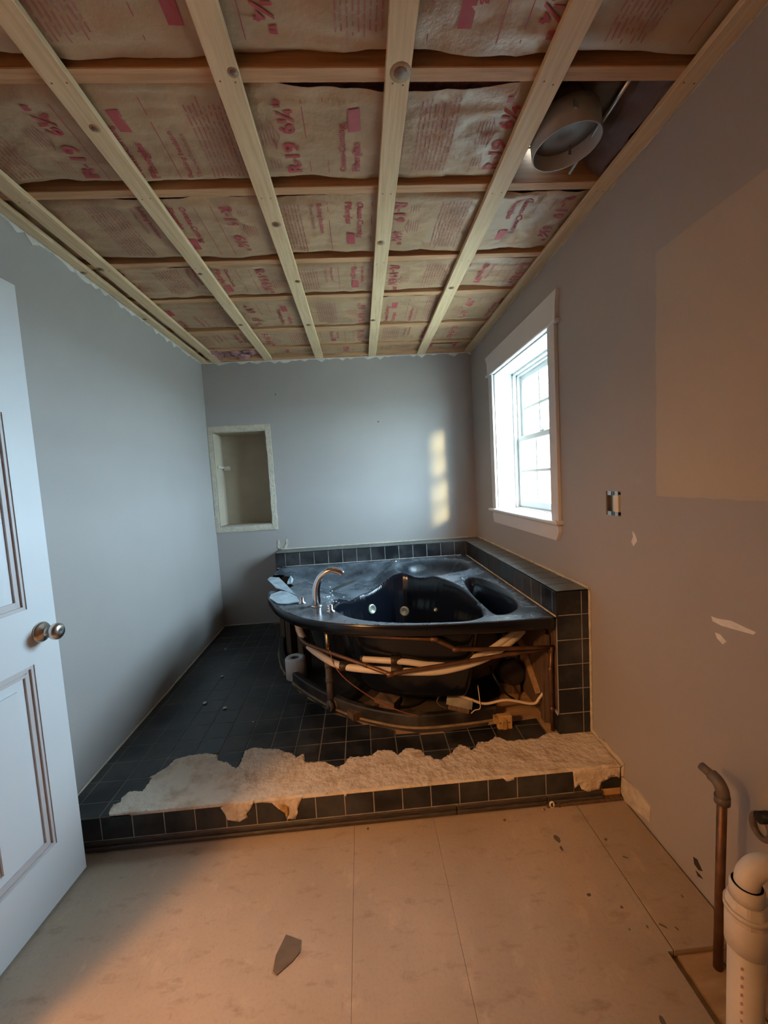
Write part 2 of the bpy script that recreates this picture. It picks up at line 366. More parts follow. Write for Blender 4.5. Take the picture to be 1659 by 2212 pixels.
# unpainted field on the right wall where a mirror used to hang: raised ragged paint edge round it
r_ = random.Random(11)
def jag(p, q, n, amp, ax):
    out = []
    for i in range(n):
        t = i/n; v = [p[k]+(q[k]-p[k])*t for k in range(3)]
        v[ax] += (r_.random()-.5)*amp; out.append(tuple(v))
    return out
pp = jag((XR, 1.292, 1.233), (XR, 1.290, 2.008), 26, .006, 1)+jag((XR, 1.290, 2.008), (XR, .2, 1.99), 20, .004, 2)+jag((XR, .2, 1.99), (XR, .2, 1.225), 4, .002, 1)+jag((XR, .2, 1.229), (XR, 1.292, 1.233), 30, .006, 2)
MB().poly3(pp, (-.0015, 0, 0)).build('bare_patch', 'patch', wall_right)
def on_right(px, y_or=None): return [tuple(atx(x, y, XR)) for x, y in px]
for poly in ([(1537, 1331), (1550, 1336), (1580, 1341), (1634, 1366), (1628, 1371), (1560, 1352), (1540, 1342)],
             [(1545, 1366), (1556, 1370), (1570, 1386), (1562, 1392), (1549, 1378)],
             [(1366, 1147), (1372, 1153), (1377, 1168), (1369, 1180), (1364, 1170), (1368, 1160)]):
    MB().poly3(on_right(poly), (-.0012, 0, 0)).build('scrape', 'gypsum', wall_right)
for poly in ([(1498, 1851), (1506, 1856), (1518, 1882), (1510, 1880), (1500, 1866)], [(1503, 1880), (1512, 1889), (1519, 1899), (1508, 1893)]):
    MB().poly3(on_right(poly), (-.0012, 0, 0)).build('gouge', 'gap', wall_right)
for (px, py) in ((595, 852), (817, 911)):
    p = aty(px, py, YB); MB().lathe([(.006, 0), (.004, .002), (0, .003)], p, (0, -1, 0), 8).build('nail_hole', 'knot', wall_back)
for poly in ([(600, 1166), (603, 1166), (606, 1180), (603, 1186), (599, 1180)], [(617, 1165), (621, 1163), (623, 1172), (619, 1186), (613, 1184), (618, 1175)]):
    MB().poly3([tuple(aty(x, y, YB)) for x, y in poly], (0, -.003, 0)).build('adhesive_mark', 'niche_edge', wall_back)

# torn baseboard remains along the right wall
base = tag(empty('baseboard_right', (XR, 1.45, .1)), kind='structure')
z5 = lambda q: [(1250+.2947*a, 1560+.2947*b) for a, b in q]
for q in ([(100, 0), (112, 60), (160, 118), (180, 120), (255, 205), (345, 300), (325, 335), (240, 250), (150, 150), (110, 108), (92, 60)],
          [(318, 330), (345, 305), (335, 395), (322, 400)],
          [(325, 400), (372, 430), (440, 500), (535, 622), (532, 735), (505, 705), (345, 582), (318, 500)]):
    o = MB().poly3(on_right(z5(q)), (-.006, 0, 0)).build('baseboard_remnant', 'caulk'); o.parent = base; o.matrix_parent_inverse = Matrix.Translation(base.location).inverted()
# niche liner and raw edges
mb = MB(); d = YB+.205
mb.box(NX0-.004, NX0+.004, YB+.001, d, NZ0-.004, NZ1+.004).box(NX1-.004, NX1+.004, YB+.001, d, NZ0-.004, NZ1+.004)
mb.box(NX0-.004, NX1+.004, YB+.0012, d, NZ1-.004, NZ1+.004).box(NX0-.004, NX1+.004, YB+.0012, d, NZ0-.004, NZ0+.004).box(NX0-.012, NX1+.012, d, d+.012, NZ0-.012, NZ1+.012)
mb.build('niche_liner', 'niche', wall_back)
def ragged_bar(a0, a1, b0, b1, horiz, seed):
    r = random.Random(seed); n = 26; A = []; B = []
    for i in range(n+1):
        t = i/n
        if horiz:
            A.append((a0+(a1-a0)*t, YB, b0+(r.random()-.5)*.006)); B.append((a0+(a1-a0)*t, YB, b1+(r.random()-.5)*.006))
        else:
            A.append((b0+(r.random()-.5)*.006, YB, a0+(a1-a0)*t)); B.append((b1+(r.random()-.5)*.006, YB, a0+(a1-a0)*t))
    mb = MB()
    for i in range(n): mb.poly3([A[i], A[i+1], B[i+1], B[i]], (0, -.004-.0007*seed, 0))
    return mb
ragged_bar(-1.215, -.712, 1.806, 1.852, True, 1).build('niche_edge', 'niche_edge', wall_back)
ragged_bar(-1.215, -.710, .980, 1.024, True, 2).build('niche_edge', 'niche_edge', wall_back)
ragged_bar(.984, 1.85, -1.217, -1.187, False, 3).build('niche_edge', 'niche_edge', wall_back)
ragged_bar(.984, 1.85, -.752, -.711, False, 4).build('niche_edge', 'niche_edge', wall_back)
MB().box(NX0+.004, NX0+.018, YB+.03, YB+.2, 1.515, 1.535).build('shelf_cleat', 'niche_edge', wall_back)
MB().box(NX0+.016, NX0+.06, YB+.17, YB+.204, 1.50, 1.535).build('shelf_cleat', 'niche_edge', wall_back)

# ------------------------------------------------------------------ floor
floor = tag(MB().box(XL-.1, XR+.1, YN-.1, YB+.1, -.10, -.022).build('floor', 'plywood'), kind='structure')
for (x0, x1, y0, y1, m) in ((XL, -.1058, YN, YF+.1, 'floor'), (-.1052, .2052, YN, YF+.1, 'floor'), (.2058, .764, YN, YF+.1, 'floor'), (.7642, .7805, .972, YF+.1, 'floor'), (.7835, XR-.006, .972, YF+.1, 'floor2')):
    MB().bbox(x0, x1, y0, y1, -.018, 0, .0008).build('floor_panel', m, floor)
MB().box(.79, .893, .2, .968, -.022, -.012).build('subfloor_board', 'plywood', floor)
MB().box(.90, XR, .2, .968, -.022, -.013).build('subfloor_board', 'plywood', floor)
def blob(c, rx, ry, rot, n, seed, z=.0008):
    r = random.Random(seed); pts = []
    for k in range(n):
        a = 2*math.pi*k/n; q = .7+.5*r.random(); x, y = rx*q*math.cos(a), ry*q*math.sin(a)
        pts.append((c[0]+x*math.cos(rot)-y*math.sin(rot), c[1]+x*math.sin(rot)+y*math.cos(rot), 0))
    return MB().poly3(pts, (0, 0, z))
for i, (px, py, rx, ry, rot) in enumerate(((1203, 1812, .010, .018, .3), (1213, 1833, .006, .010, .1), (1272, 1933, .006, .006, 0), (1351, 1852, .004, .010, 1.0), (1308, 1813, .008, .005, .5),
                                          (1343, 1960, .004, .004, 0), (1398, 2002, .003, .005, 0), (1360, 2008, .003, .004, 0), (1432, 2000, .003, .012, .9), (1462, 2006, .003, .006, .4), (795, 1790, .004, .006, 0), (1090, 1772, .006, .005, 0), (1430, 2205, .007, .010, 0), (1474, 1937, .003, .005, 0))):
    p = atz(px, py, 0); blob(p, rx, ry, rot, 9, i).build('stain', 'stain', floor)
q = [(618, 2020), (650, 2032), (648, 2058), (632, 2078), (598, 2108), (590, 2098), (596, 2065)]
tag(MB().poly3([tuple(atz(x, y, .001)) for x, y in q], (0, 0, .0025)).build('vinyl_scrap', 'scrap'), 'small brown scrap of torn vinyl lying on the bare floor', 'scrap')

# ------------------------------------------------------------------ ceiling: sheathing, joists, strapping
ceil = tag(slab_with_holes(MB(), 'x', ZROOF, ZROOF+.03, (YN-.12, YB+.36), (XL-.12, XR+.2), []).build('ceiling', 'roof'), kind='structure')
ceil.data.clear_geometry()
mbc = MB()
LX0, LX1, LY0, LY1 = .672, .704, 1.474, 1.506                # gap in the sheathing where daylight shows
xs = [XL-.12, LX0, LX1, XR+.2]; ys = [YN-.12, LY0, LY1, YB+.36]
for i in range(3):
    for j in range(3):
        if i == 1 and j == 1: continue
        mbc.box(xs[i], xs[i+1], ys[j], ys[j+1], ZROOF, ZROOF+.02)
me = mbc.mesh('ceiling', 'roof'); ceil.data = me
JY = [-.54, -.13, .28, .70, 1.12, 1.53, 1.985, 2.352, 2.81, 3.18]
for y in JY:
    MB().bbox(XL, XR+.05, y-.02, y+.02, ZJ, ZROOF, .002).build('joist', 'pine_x', ceil)
MB().bbox(XL, XR+.05, YB-.045, YB+.0, ZJ-.012, ZROOF, .002).build('joist', 'pine_x', ceil)
STR = [(-1.213, -1.168), (-1.125, -1.062), (-.712, -.648), (-.303, -.238), (.127, .191), (.528, .597), (.924, .979)]
straps = []
for (a, b) in STR:
    mb = MB(); mb.bbox(a, b, .0 if a < 0.9 else .0, YB-.004, ZC, ZJ-.0005, .0015)
    straps.append(mb.build('strapping_board', 'pine', ceil))
for st, (a, b) in zip(straps, STR):
    mb = MB(); rn = random.Random(int(a*1000)+5000)
    for y in JY[3:]:
        for q in (-.25, .25):
            mb.lathe([(.0026, 0), (.0026, .0004), (0, .0005)], ((a+b)/2+q*(b-a)+(rn.random()-.5)*.008, y+(rn.random()-.5)*.016, ZC), (0, 0, -1), 7, False)
    o = mb.build('nail_head', 'knot', st); o['kind'] = 'stuff'
def knot(px, py, s, r):
    p = atz(px, py, ZC)
    a, b = STR[s]; x = min(max(p[0], a+r*.9), b-r*.9)
    MB().lathe([(r, 0), (r*.97, .0006), (0, .0007)], (x, p[1], ZC), (0, 0, -1), 14).build('knot', 'knot_ring', straps[s])
    MB().lathe([(r*.62, .0006), (r*.6, .0012), (0, .0013)], (x, p[1], ZC), (0, 0, -1), 12).build('knot', 'knot', straps[s])
for k in ((205, 278, 2, .014), (150, 400, 1, .0), (433, 592, 2, .011), (512, 157, 3, .014), (597, 485, 3, .018), (648, 608, 3, .015), (667, 702, 3, .018), (865, 157, 4, .028), (823, 525, 4, .018), (806, 692, 4, .017), (975, 622, 5, .016), (520, 702, 2, .015), (217, 582, 1, .016), (170, 590, 0, .014), (306, 690, 0, .014)):
    if k[3] > 0: knot(*k)

# ------------------------------------------------------------------ kraft-faced insulation batts, one to a joist bay
def lettering(text, size):
    cu = bpy.data.curves.new('t', 'FONT'); cu.body = text; cu.size = size; cu.resolution_u = 2; cu.offset = size*.028
    ob = bpy.data.objects.new('t', cu); COL.objects.link(ob)
    dg = bpy.context.evaluated_depsgraph_get(); me = ob.evaluated_get(dg).to_mesh()
    v = [(p.co.x, p.co.y) for p in me.vertices]; f = [tuple(p.vertices) for p in me.polygons]
    ob.evaluated_get(dg).to_mesh_clear(); bpy.data.objects.remove(ob); bpy.data.curves.remove(cu)
    return v, f
LT = {k: lettering(k, s) for k, s in (('R-19', .064), ('6\u00bc"', .064), ('Owens-Corning', .036), ('Fiberglas', .036), ('Building Insulation', .030), ('Thermal Insulation', .030))}
def rect(x0, y0, x1, y1): return [(x0, y0), (x1, y0), (x1, y1), (x0, y1)], [(0, 1, 2, 3)]
def make_batt(y0, y1, x0, x1, seed, direction, offs, label, flap=0.0, text=True, crum=9.):
    """y0,y1: joist faces; paper hangs between them, printed side down"""
    r = random.Random(seed); yc, hw = (y0+y1)/2, (y1-y0)/2
    sx, sy, sz = r.random()*50, r.random()*50, r.random()*50
    def surf(x, y):
        u = (y-yc)/hw
        e = max(0.0, abs(u)-.78)/.22
        z = ZJ+.006 + (.007+.055*max(0, mnoise.noise((x*2.7+sy, 5.5*(1 if u > 0 else -1), sx))))*min(1, e)**1.5
        z += .010*(mnoise.noise((x*3+sx, y*7+sy, sz)) ) + .006*mnoise.noise((x*13+sy, y*16+sx, sz+4))
        w = mnoise.noise((x*2.2+sz, y*30+sx, sy)); z += .010*w*max(.12, 1.2*abs(u)-.15)
        z += .006*abs(mnoise.noise((x*9+sx, y*24+sz, 9.0+sy))) + .003*abs(mnoise.noise((x*28+sz, y*13+sx, 3.+sz)))
        c_ = max(0., min(1., (x-crum)/.12)); b = c_*(.014*mnoise.noise((x*13+sy, y*9+x*6, sx))+.008*abs(mnoise.noise((x*22, y*30+sx, sy))))
        return z+b
    def edge(x, sgn):
        g = .010+.034*max(0, mnoise.noise((x*3.1+sx*sgn, 3.3*sgn, sz)))**1.2+flap*max(0, mnoise.noise((x*1.7+sy*sgn, 7., sx)))
        return g
    NXb = int((x1-x0)/.013); NYb = 30; vs = []; 
    for i in range(NXb+1):
        x = x0+(x1-x0)*i/NXb; a = y0+edge(x, -1); b = y1-edge(x, 1)
        for j in range(NYb+1):
            y = a+(b-a)*j/NYb; vs.append((x, y, max(surf(x, y), ZJ+.001)))
    fs = [(i*(NYb+1)+j, i*(NYb+1)+j+1, (i+1)*(NYb+1)+j+1, (i+1)*(NYb+1)+j) for i in range(NXb) for j in range(NYb)]
    root = empty('insulation_batt', ((x0+x1)/2, yc, ZJ+.02))
    tag(root, label, 'insulation', 'kraft-faced insulation batts in the joist bays')
    inv = Matrix.Translation(root.location).inverted()
    p = MB().add(vs, fs, True).build('kraft_facing', 'kraft'); p.parent = root; p.matrix_parent_inverse = inv
    wool = MB().box(x0+.01, x1-.01, y0+.012, y1-.012, ZJ+.06, ZJ+.11).build('glass_wool', 'pink'); wool.parent = root; wool.matrix_parent_inverse = inv
    if text:
        big, faint = MB(), MB()
        def put(mb, V, Fc, s0, t0, sc=1.0):
            # local: reading direction = lx, up of letters = ly; s0 along the batt, t0 across it
            out = []
            for lx, ly in V:
                lx, ly = lx*sc, ly*sc
                if direction < 0: X, Y = s0-ly, t0-lx
                else: X, Y = s0+ly, t0+lx
                Xc = min(max(X, x0+.005), x1-.005); out.append((Xc, Y, max(surf(Xc, Y), ZJ+.001)-.0022))
            xs_ = [o[0] for o in out]
            if max(xs_)-min(xs_) < 1e-4: return
            mb.add(out, [tuple(reversed(f)) if False else f for f in Fc])
        per = .66
        k0 = -5
        for k in range(k0, 6):
            sb = (offs+k*per)
            sg = 1 if direction < 0 else -1
            def S(d): return sb+sg*d
            if not (x0-.05 < S(0) < x1+.05 or x0-.05 < S(.55) < x1+.05): continue
            T0 = yc+(hw-.05) if direction < 0 else yc-(hw-.05)
            tg = -1 if direction < 0 else 1
            def ok(d): return x0+.02 < S(d) < x1-.02
            def T(t): return T0+tg*t
            L = 2*hw-.10
            if ok(.075):
                put(big, *LT['R-19'], S(.075), T(.0)); put(big, *LT['6\u00bc"'], S(.075), T(L*.58))
            for dd in (.105, .165, .335):
                if ok(dd): put(big, *rect(0, -.0012, L, .0012), S(dd), T(0))
            if ok(.23):
                put(big, *LT['Owens-Corning'], S(.222), T(0), min(1, L/.33)); 
                put(big, *LT['Fiberglas'], S(.268), T(0)); put(big, *rect(0, -.004, .075, .030), S(.264), T(L*.62))
                put(faint, *rect(.01, .002, .062, .006), S(.268), T(L*.62))
            if ok(.40):
                put(big, *LT['Building Insulation'], S(.375), T(0), .85*min(1, L/.30)); put(faint, *LT['Thermal Insulation'], S(.405), T(0), .7)
            for q in range(9):                                         # unreadable fine print: rows of word-length dashes
                d_ = .445+.0135*q
                if not ok(d_): continue
                t = 0
                while t < L*.93:
                    ln = .010+r.random()*.03
                    put(faint, *rect(0, -.0022, min(ln, L-t), .0022), S(d_), T(t)); t += ln+.006
            if ok(.01):                                                # house-shaped seal
                for a, b in (((.10, -.012), (.145, .006)), ((.10, -.012), (.055, .006))):
                    dx, dy = b[0]-a[0], b[1]-a[1]; ln = math.hypot(dx, dy); nx, ny = -dy/ln*.0016, dx/ln*.0016
                    put(faint, [(a[0]-nx, a[1]-ny), (b[0]-nx, b[1]-ny), (b[0]+nx, b[1]+ny), (a[0]+nx, a[1]+ny)], [(0, 1, 2, 3)], S(.015), T(.05))
                for q in range(5):
                    put(faint, *rect(.065, -.0015, .135, .0015), S(.012-.010*q), T(.05))
                for q in range(4):
                    put(faint, *rect(.0, -.0012, .04, .0012), S(.012-.010*q), T(.02))
        if big.v:
            o = big.build('red_lettering', 'print'); o['kind'] = 'stuff'; o.parent = root; o.matrix_parent_inverse = inv
        if faint.v:
            o = faint.build('fine_print', 'print_faint'); o['kind'] = 'stuff'; o.parent = root; o.matrix_parent_inverse = inv
    return root
xa, xb = XL+.02, XR-.004
bays = list(zip(JY[:-1], JY[1:]))
def bay(i): return JY[i]+.021, JY[i+1]-.021
y0, y1 = bay(3); make_batt(y0, y1, xa, xb, 21, +1, -.10, 'brown kraft-faced batt with red print in the joist bay nearest the camera', flap=.05)
y0, y1 = bay(4); make_batt(y0, y1, xa, .575, 22, -1, -.205, 'kraft-faced batt stopping short of the open bay with the vent canister', flap=.02)
y0, y1 = bay(5); make_batt(y0, y1, xa, xb, 23, +1, -.385, 'kraft-faced batt in the bay just beyond the vent canister', flap=.02, crum=.60)
y0, y1 = bay(6); make_batt(y0, y1, xa, xb, 24, +1, .29-.66, 'kraft-faced batt in the second full bay beyond the vent canister', flap=.01)
y0, y1 = bay(7); make_batt(y0, y1, xa, xb, 25, -1, .02, 'kraft-faced batt in the bay third from the back wall', flap=.01)
y0, y1 = bay(8); make_batt(y0, y1, xa, xb, 26, +1, .12, 'kraft-faced batt in the bay second from the back wall', flap=.01)
y0, y1 = JY[9]+.021, YB-.046; make_batt(y0, y1, -.72, xb, 27, -1, -.1, 'short kraft-faced batt in the narrow bay against the back wall', flap=.01)
# pink wool showing in the back left corner
r = random.Random(5); mb = MB()
for k in range(26):
    c = (-1.12+r.random()*.42, YB-.05-r.random()*.16, ZJ+.02+r.random()*.03); rr = .025+r.random()*.03
    bm = bmesh.new(); bmesh.ops.create_icosphere(bm, subdivisions=2, radius=rr)
    for v in bm.verts: v.co = v.co*(1+.5*mnoise.noise(v.co*60+Vector(c)*9))+Vector(c); v.co.z = max(v.co.z, ZJ-.012)
    mb.add([v.co for v in bm.verts], [[v.index for v in f.verts] for f in bm.faces], True); bm.free()
tag(mb.build('loose_glass_wool', 'pink'), 'loose pink glass wool stuffed in the ceiling corner above the niche', 'insulation', kind='stuff')
# crumpled paper hanging along the right side of the open bay
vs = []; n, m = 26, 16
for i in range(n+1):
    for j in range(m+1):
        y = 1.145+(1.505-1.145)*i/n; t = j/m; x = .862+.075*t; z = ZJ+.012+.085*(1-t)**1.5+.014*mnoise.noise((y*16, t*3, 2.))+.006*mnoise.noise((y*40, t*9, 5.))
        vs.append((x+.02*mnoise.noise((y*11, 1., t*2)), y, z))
tag(MB().add(vs, [(i*(m+1)+j, i*(m+1)+j+1, (i+1)*(m+1)+j+1, (i+1)*(m+1)+j) for i in range(n) for j in range(m)], True).build('kraft_flap', 'kraft_shaded'),
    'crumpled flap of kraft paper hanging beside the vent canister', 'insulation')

# vent canister, conduit
c = Vector((.712, 1.318, 2.345)); ax = Vector((-.10, -.03, 1)).normalized()
vent = tag(empty('vent_canister', c), 'round pale grey vent canister hanging in the open joist bay', 'vent')
inv = Matrix.Translation(c).inverted()
def child(mb, name, m, par):
    o = mb.build(name, m); o.parent = par; o.matrix_parent_inverse = Matrix.Translation(par.location).inverted(); return o
child(MB().lathe([(.098, .050), (.098, .0), (.103, .0), (.103, .06), (.101, .08), (.075, .085)], c, ax, 40), 'rim', 'canister', vent)
child(MB().lathe([(.0, .046), (.02, .046), (.0215, .042), (.06, .044), (.0975, .046), (.0975, .049)], c, ax, 36), 'damper', 'canister_in', vent)
child(MB().lathe([(.062, .08), (.062, .14)], c, ax, 24), 'duct', 'roof', vent)
child(MB().obox(c+ax*.04+Vector((-.02, -.102, 0)), (.010, .003, .012), .5), 'clip', 'steel', vent)
child(MB().obox(c+ax*.03+Vector((.04, .05, 0)), (.003, .003, .014), .2), 'clip', 'greypipe', vent)
a, b = Vector(atz(1356, 178, 2.395)), Vector(atz(1230, 374, 2.385))
tag(MB().tube([b+(a-b)*((1.145-b.y)/(a.y-b.y)), b+(a-b)*.8, (a+b)/2+Vector((0, 0, .004)), b], .006, 10).build('metal_conduit', 'steel'), 'thin bare metal conduit running past the vent canister', 'conduit')

# ------------------------------------------------------------------ window
win = tag(empty('window_1', (XR, 2.43, 1.55)), kind='structure')
def wpart(mb, name, m): return child(mb, name, m, win)
x0 = XR-.019
mb = MB()                                                     # head casing flares outward at the ends
zz = 2.034
mb.poly3([(XR, 1.925, zz+.018), (XR, 2.945, zz+.018), (XR, 2.952, zz+.10), (XR, 2.985, zz+.148), (XR, 1.905, zz+.148), (XR, 1.918, zz+.10)], (-.019, 0, 0))
wpart(mb, 'head_casing', 'trim')
wpart(MB().bbox(XR-.03, XR, 1.905, 2.965, zz, zz+.018, .004), 'head_bead', 'trim')
wpart(MB().bbox(x0, XR, 1.935, 2.008, 1.08, zz, .002), 'side_casing', 'trim')
wpart(MB().bbox(x0, XR, 2.855, 2.928, 1.08, zz, .002), 'side_casing', 'trim')
wpart(MB().bbox(XR-.042, XR+.13, 1.918, 2.965, 1.066, 1.087, .005), 'stool', 'trim')
wpart(MB().poly3([(XR, 1.945, 1.066), (XR, 2.93, 1.066), (XR, 2.935, 1.03), (XR, 2.915, .985), (XR, 1.965, .985), (XR, 1.94, 1.03)], (-.016, 0, 0)), 'apron', 'trim')
XO = XR+.20
wpart(MB().box(XR-.001, XO, WY1-.006, WY1+.002, WZ0, WZ1), 'jamb', 'vinyl')
wpart(MB().box(XR-.001, XO, WY0-.002, WY0+.006, WZ0, WZ1), 'jamb', 'vinyl')
wpart(MB().box(XR-.001, XO, WY0, WY1, WZ1-.006, WZ1+.002), 'jamb', 'vinyl')
for (px, py) in ((1165, 735), (1090, 800)):
    p = atz(px, py, WZ1); wpart(MB().box(p[0]-.004, p[0]+.004, p[1]-.012, p[1]+.012, WZ1-.009, WZ1-.005), 'screw_cover', 'steel')
# vinyl frame: three stepped tracks
fx = XR+.125
for k in range(3):
    a = fx+.026*k; w = .020+.012*k
    mb = MB(); mb.box(a, a+.024, WY0, WY0+w, WZ0, WZ1).box(a, a+.024, WY1-w, WY1, WZ0, WZ1).box(a, a+.024, WY0, WY1, WZ1-w, WZ1).box(a, a+.024, WY0, WY1, WZ0-.02, WZ0+.012+.006*k)
    wpart(mb, 'frame_track', 'vinyl')
def sash(xc, z0, z1, bot, top, name):
    y0, y1, s = WY0+.03, WY1-.03, .040
    fr = wpart(MB().bbox(xc-.014, xc+.014, y0, y0+s, z0, z1, .003).bbox(xc-.014, xc+.014, y1-s, y1, z0, z1, .003)
               .bbox(xc-.0145, xc+.0145, y0, y1, z0, z0+bot, .003).bbox(xc-.0145, xc+.0145, y0, y1, z1-top, z1, .003), name, 'vinyl')
    yy = [y0+s+(y1-y0-2*s)*k/3 for k in range(4)]; zm = (z0+bot+z1-top)/2
    for k in (1, 2):
        o = MB().box(xc-.006, xc+.006, yy[k]-.009, yy[k]+.009, z0+bot, z1-top).build('muntin', 'vinyl'); o.parent = fr
    o = MB().box(xc-.0062, xc+.0062, y0+s, y1-s, zm-.009, zm+.009).build('muntin', 'vinyl'); o.parent = fr
    for k in range(3):
        for (a, b) in ((z0+bot, zm), (zm, z1-top)):
            o = MB().box(xc-.002, xc+.002, yy[k]+.004, yy[k+1]-.004, a+.004, b-.004).build('pane', 'glass'); o.parent = fr
sash(XR+.160, 1.10, 1.585, .042, .036, 'lower_sash')
sash(XR+.188, 1.555, 2.005, .030, .040, 'upper_sash')
wpart(MB().box(XR+.147, XR+.175, 2.42, 2.47, 1.585, 1.592).lathe([(.009, 0), (.009, .008), (.004, .012)], (XR+.158, 2.445, 1.592), (0, 0, 1), 12).box(XR+.150, XR+.158, 2.44, 2.475, 1.600, 1.606), 'sash_lock', 'vinyl')

# ------------------------------------------------------------------ door standing open against the left wall
ang = math.atan2(.997, .077); DW, DT = .762, .035
hinge = Vector((-1.071, 1.418, 0.01))-Vector((.077, .997, 0))*DW
door = tag(empty('door_1', hinge, ang), kind='structure')
def dpart(mb, name, m, par=None):
    o = mb.build(name, m); o.parent = par or door; return o
ST, RL = .100, 0
z_lo0, z_lo1, z_up0, z_up1, DH = .190, .803, .984, 1.60, 2.02      # panel openings (door coordinates)
x0d, x1d = ST, DW-ST; y1 = .0; y0 = DT            # visible face is y=0 side (towards -y local = room)
mb = MB()
cutx = [0, x0d, DW/2-.05, DW/2+.05, x1d, DW]; 
holes = [(x0d, DW/2-.05, z_lo0, z_lo1), (DW/2+.05, x1d, z_lo0, z_lo1), (x0d, DW/2-.05, z_up0, z_up1), (DW/2+.05, x1d, z_up0, z_up1), (x0d, DW/2-.05, 1.72, 1.90), (DW/2+.05, x1d, 1.72, 1.90)]
slab_with_holes(mb, 'y', 0, DT, (0, DW), (0, DH), holes)
dpart(mb, 'door_slab', 'door')
for (a, b, c_, d_) in holes:
    pn = dpart(MB().box(a, b, .012, DT-.012, c_, d_).poly3([(a+.06, .012, c_+.06), (b-.06, .012, c_+.06), (b-.06, .012, d_-.06), (a+.06, .012, d_-.06)], (0, -.007, 0)), 'door_panel', 'door')
    fm = MB()                                                # stepped bead round the opening
    for (w0, w1, dep) in ((0, .010, .003), (.010, .020, .009), (.020, .030, .006)):
        fm.box(a+w0, a+w1, dep, .014, c_+w0, d_-w0).box(b-w1, b-w0, dep, .014, c_+w0, d_-w0)
        fm.box(a+w0, b-w0, dep+.0003, .014, c_+w0, c_+w1).box(a+w0, b-w0, dep+.0003, .014, d_-w1, d_-w0)
    o = fm.build('panel_bead', 'bead'); o.parent = pn
kx, kz = DW-.062, .895
kn = dpart(MB().lathe([(.034, 0), (.034, .004), (.029, .010), (.014, .014), (.011, .020), (.011, .032), (.017, .036), (.0255, .044), (.0275, .052), (.0255, .060), (.018, .066), (.008, .067), (0, .066)], (kx, 0, kz), (0, -1, 0), 32), 'door_knob', 'nickel')
kb = dpart(MB().lathe([(.034, 0), (.029, .010), (.011, .014), (.011, .03), (.026, .042), (.026, .054), (0, .06)], (kx, DT, kz), (0, 1, 0), 24), 'door_knob', 'nickel')
dpart(MB().box(DW-.0005, DW+.001, .006, DT-.006, kz-.028, kz+.028), 'latch_plate', 'nickel')
for z in (.2, 1.0, 1.8): dpart(MB().tube([(-.006, .0, z-.045), (-.006, .0, z+.045)], .006, 8), 'hinge', 'nickel')

# ================================================================== TILED PLATFORM
plat = tag(empty('tiled_platform', (0, YF, 0)), 'low step-up platform of black square tiles, its front edge torn down to tan underlayment', 'platform')
PI_ = Matrix.Translation(plat.location).inverted()
def pchild(mb, name, m):
    o = mb.build(name, m); o.parent = plat; o.matrix_parent_inverse = PI_; return o
TT = .006
x0p, x1p = XL+.002, XR-.006
yb_ = YB-.002
mb = MB(); zt = lambda y: zp(y)-TT-.0005
mb.add([(x0p, YF+.006, 0), (x1p, YF+.006, 0), (x1p, yb_, 0), (x0p, yb_, 0), (x0p, YF+.006, zt(YF)), (x1p, YF+.006, zt(YF)), (x1p, yb_, zt(yb_)), (x0p, yb_, zt(yb_))],
       [(3, 2, 1, 0), (4, 5, 6, 7), (0, 1, 5, 4), (1, 2, 6, 5), (2, 3, 7, 6), (3, 0, 4, 7)])
pchild(mb, 'plywood_base', 'plywood')
# curved curb in plan
CURB = [atp(*p)[:2] for p in [(592, 1347), (606, 1385), (603, 1420), (612, 1450), (640, 1485), (690, 1520), (755, 1550), (830, 1570), (905, 1581), (1000, 1573), (1090, 1560)]]
CURB = [np.array(c) for c in CURB]
inside = [(c[0], c[1]) for c in CURB]+[(1.2, CURB[-1][1]+.03), (1.2, 4.0), (CURB[0][0], 4.0)]
def in_poly(p, poly):
    x, y = p; c = False; n = len(poly)
    for i in range(n):
        x1, y1_ = poly[i]; x2, y2 = poly[(i+1) % n]
        if (y1_ > y) != (y2 > y) and x < (x2-x1)*(y-y1_)/(y2-y1_)+x1: c = not c
    return c
def clip(poly, p, nrm):
    """keep the side of the line through p towards which nrm points"""
    out = []; n = len(poly)
    for i in range(n):
        a, b = np.array(poly[i]), np.array(poly[(i+1) % n]); da, db = (a-p)@nrm, (b-p)@nrm
        if da >= 0: out.append(tuple(a))
        if (da >= 0) != (db >= 0): t = da/(da-db); out.append(tuple(a+(b-a)*t))
    return out
PATCH = [(-1.020, 1.49)] + [tuple(atp(150+a/2.72, 1540+b/2.72)[:2]) for a, b in [(235,605),(238,575),(258,540),(300,530),(310,500),(355,465),(430,465),(470,410),(490,380),(470,383),(530,350),(575,320),(625,275),(690,258),(800,240),(820,242),(870,250),(870,280),(930,295),(975,330),(995,318),(1035,225),(1085,207),(1150,215),(1230,215),(1245,225),(1310,240),(1330,265),(1380,242),(1385,290),(1430,295),(1500,290),(1560,320),(1600,310)]] \
    + [tuple(atp(740+a/2.5136, 1540+b/2.5136)[:2]) for a, b in [(5,285),(40,240),(70,243),(160,235),(190,205),(270,205),(300,235),(340,195),(390,198),(430,207),(445,235),(480,235),(500,255),(540,255),(600,215),(630,175),(690,185),(695,205),(725,192),(735,160),(790,160),(830,130),(860,138),(900,155),(1060,140),(1110,115),(1150,110),(1190,115),(1345,100)]]
PATCH += [(x1p, PATCH[-1][1]+.01), (x1p, 1.49)]
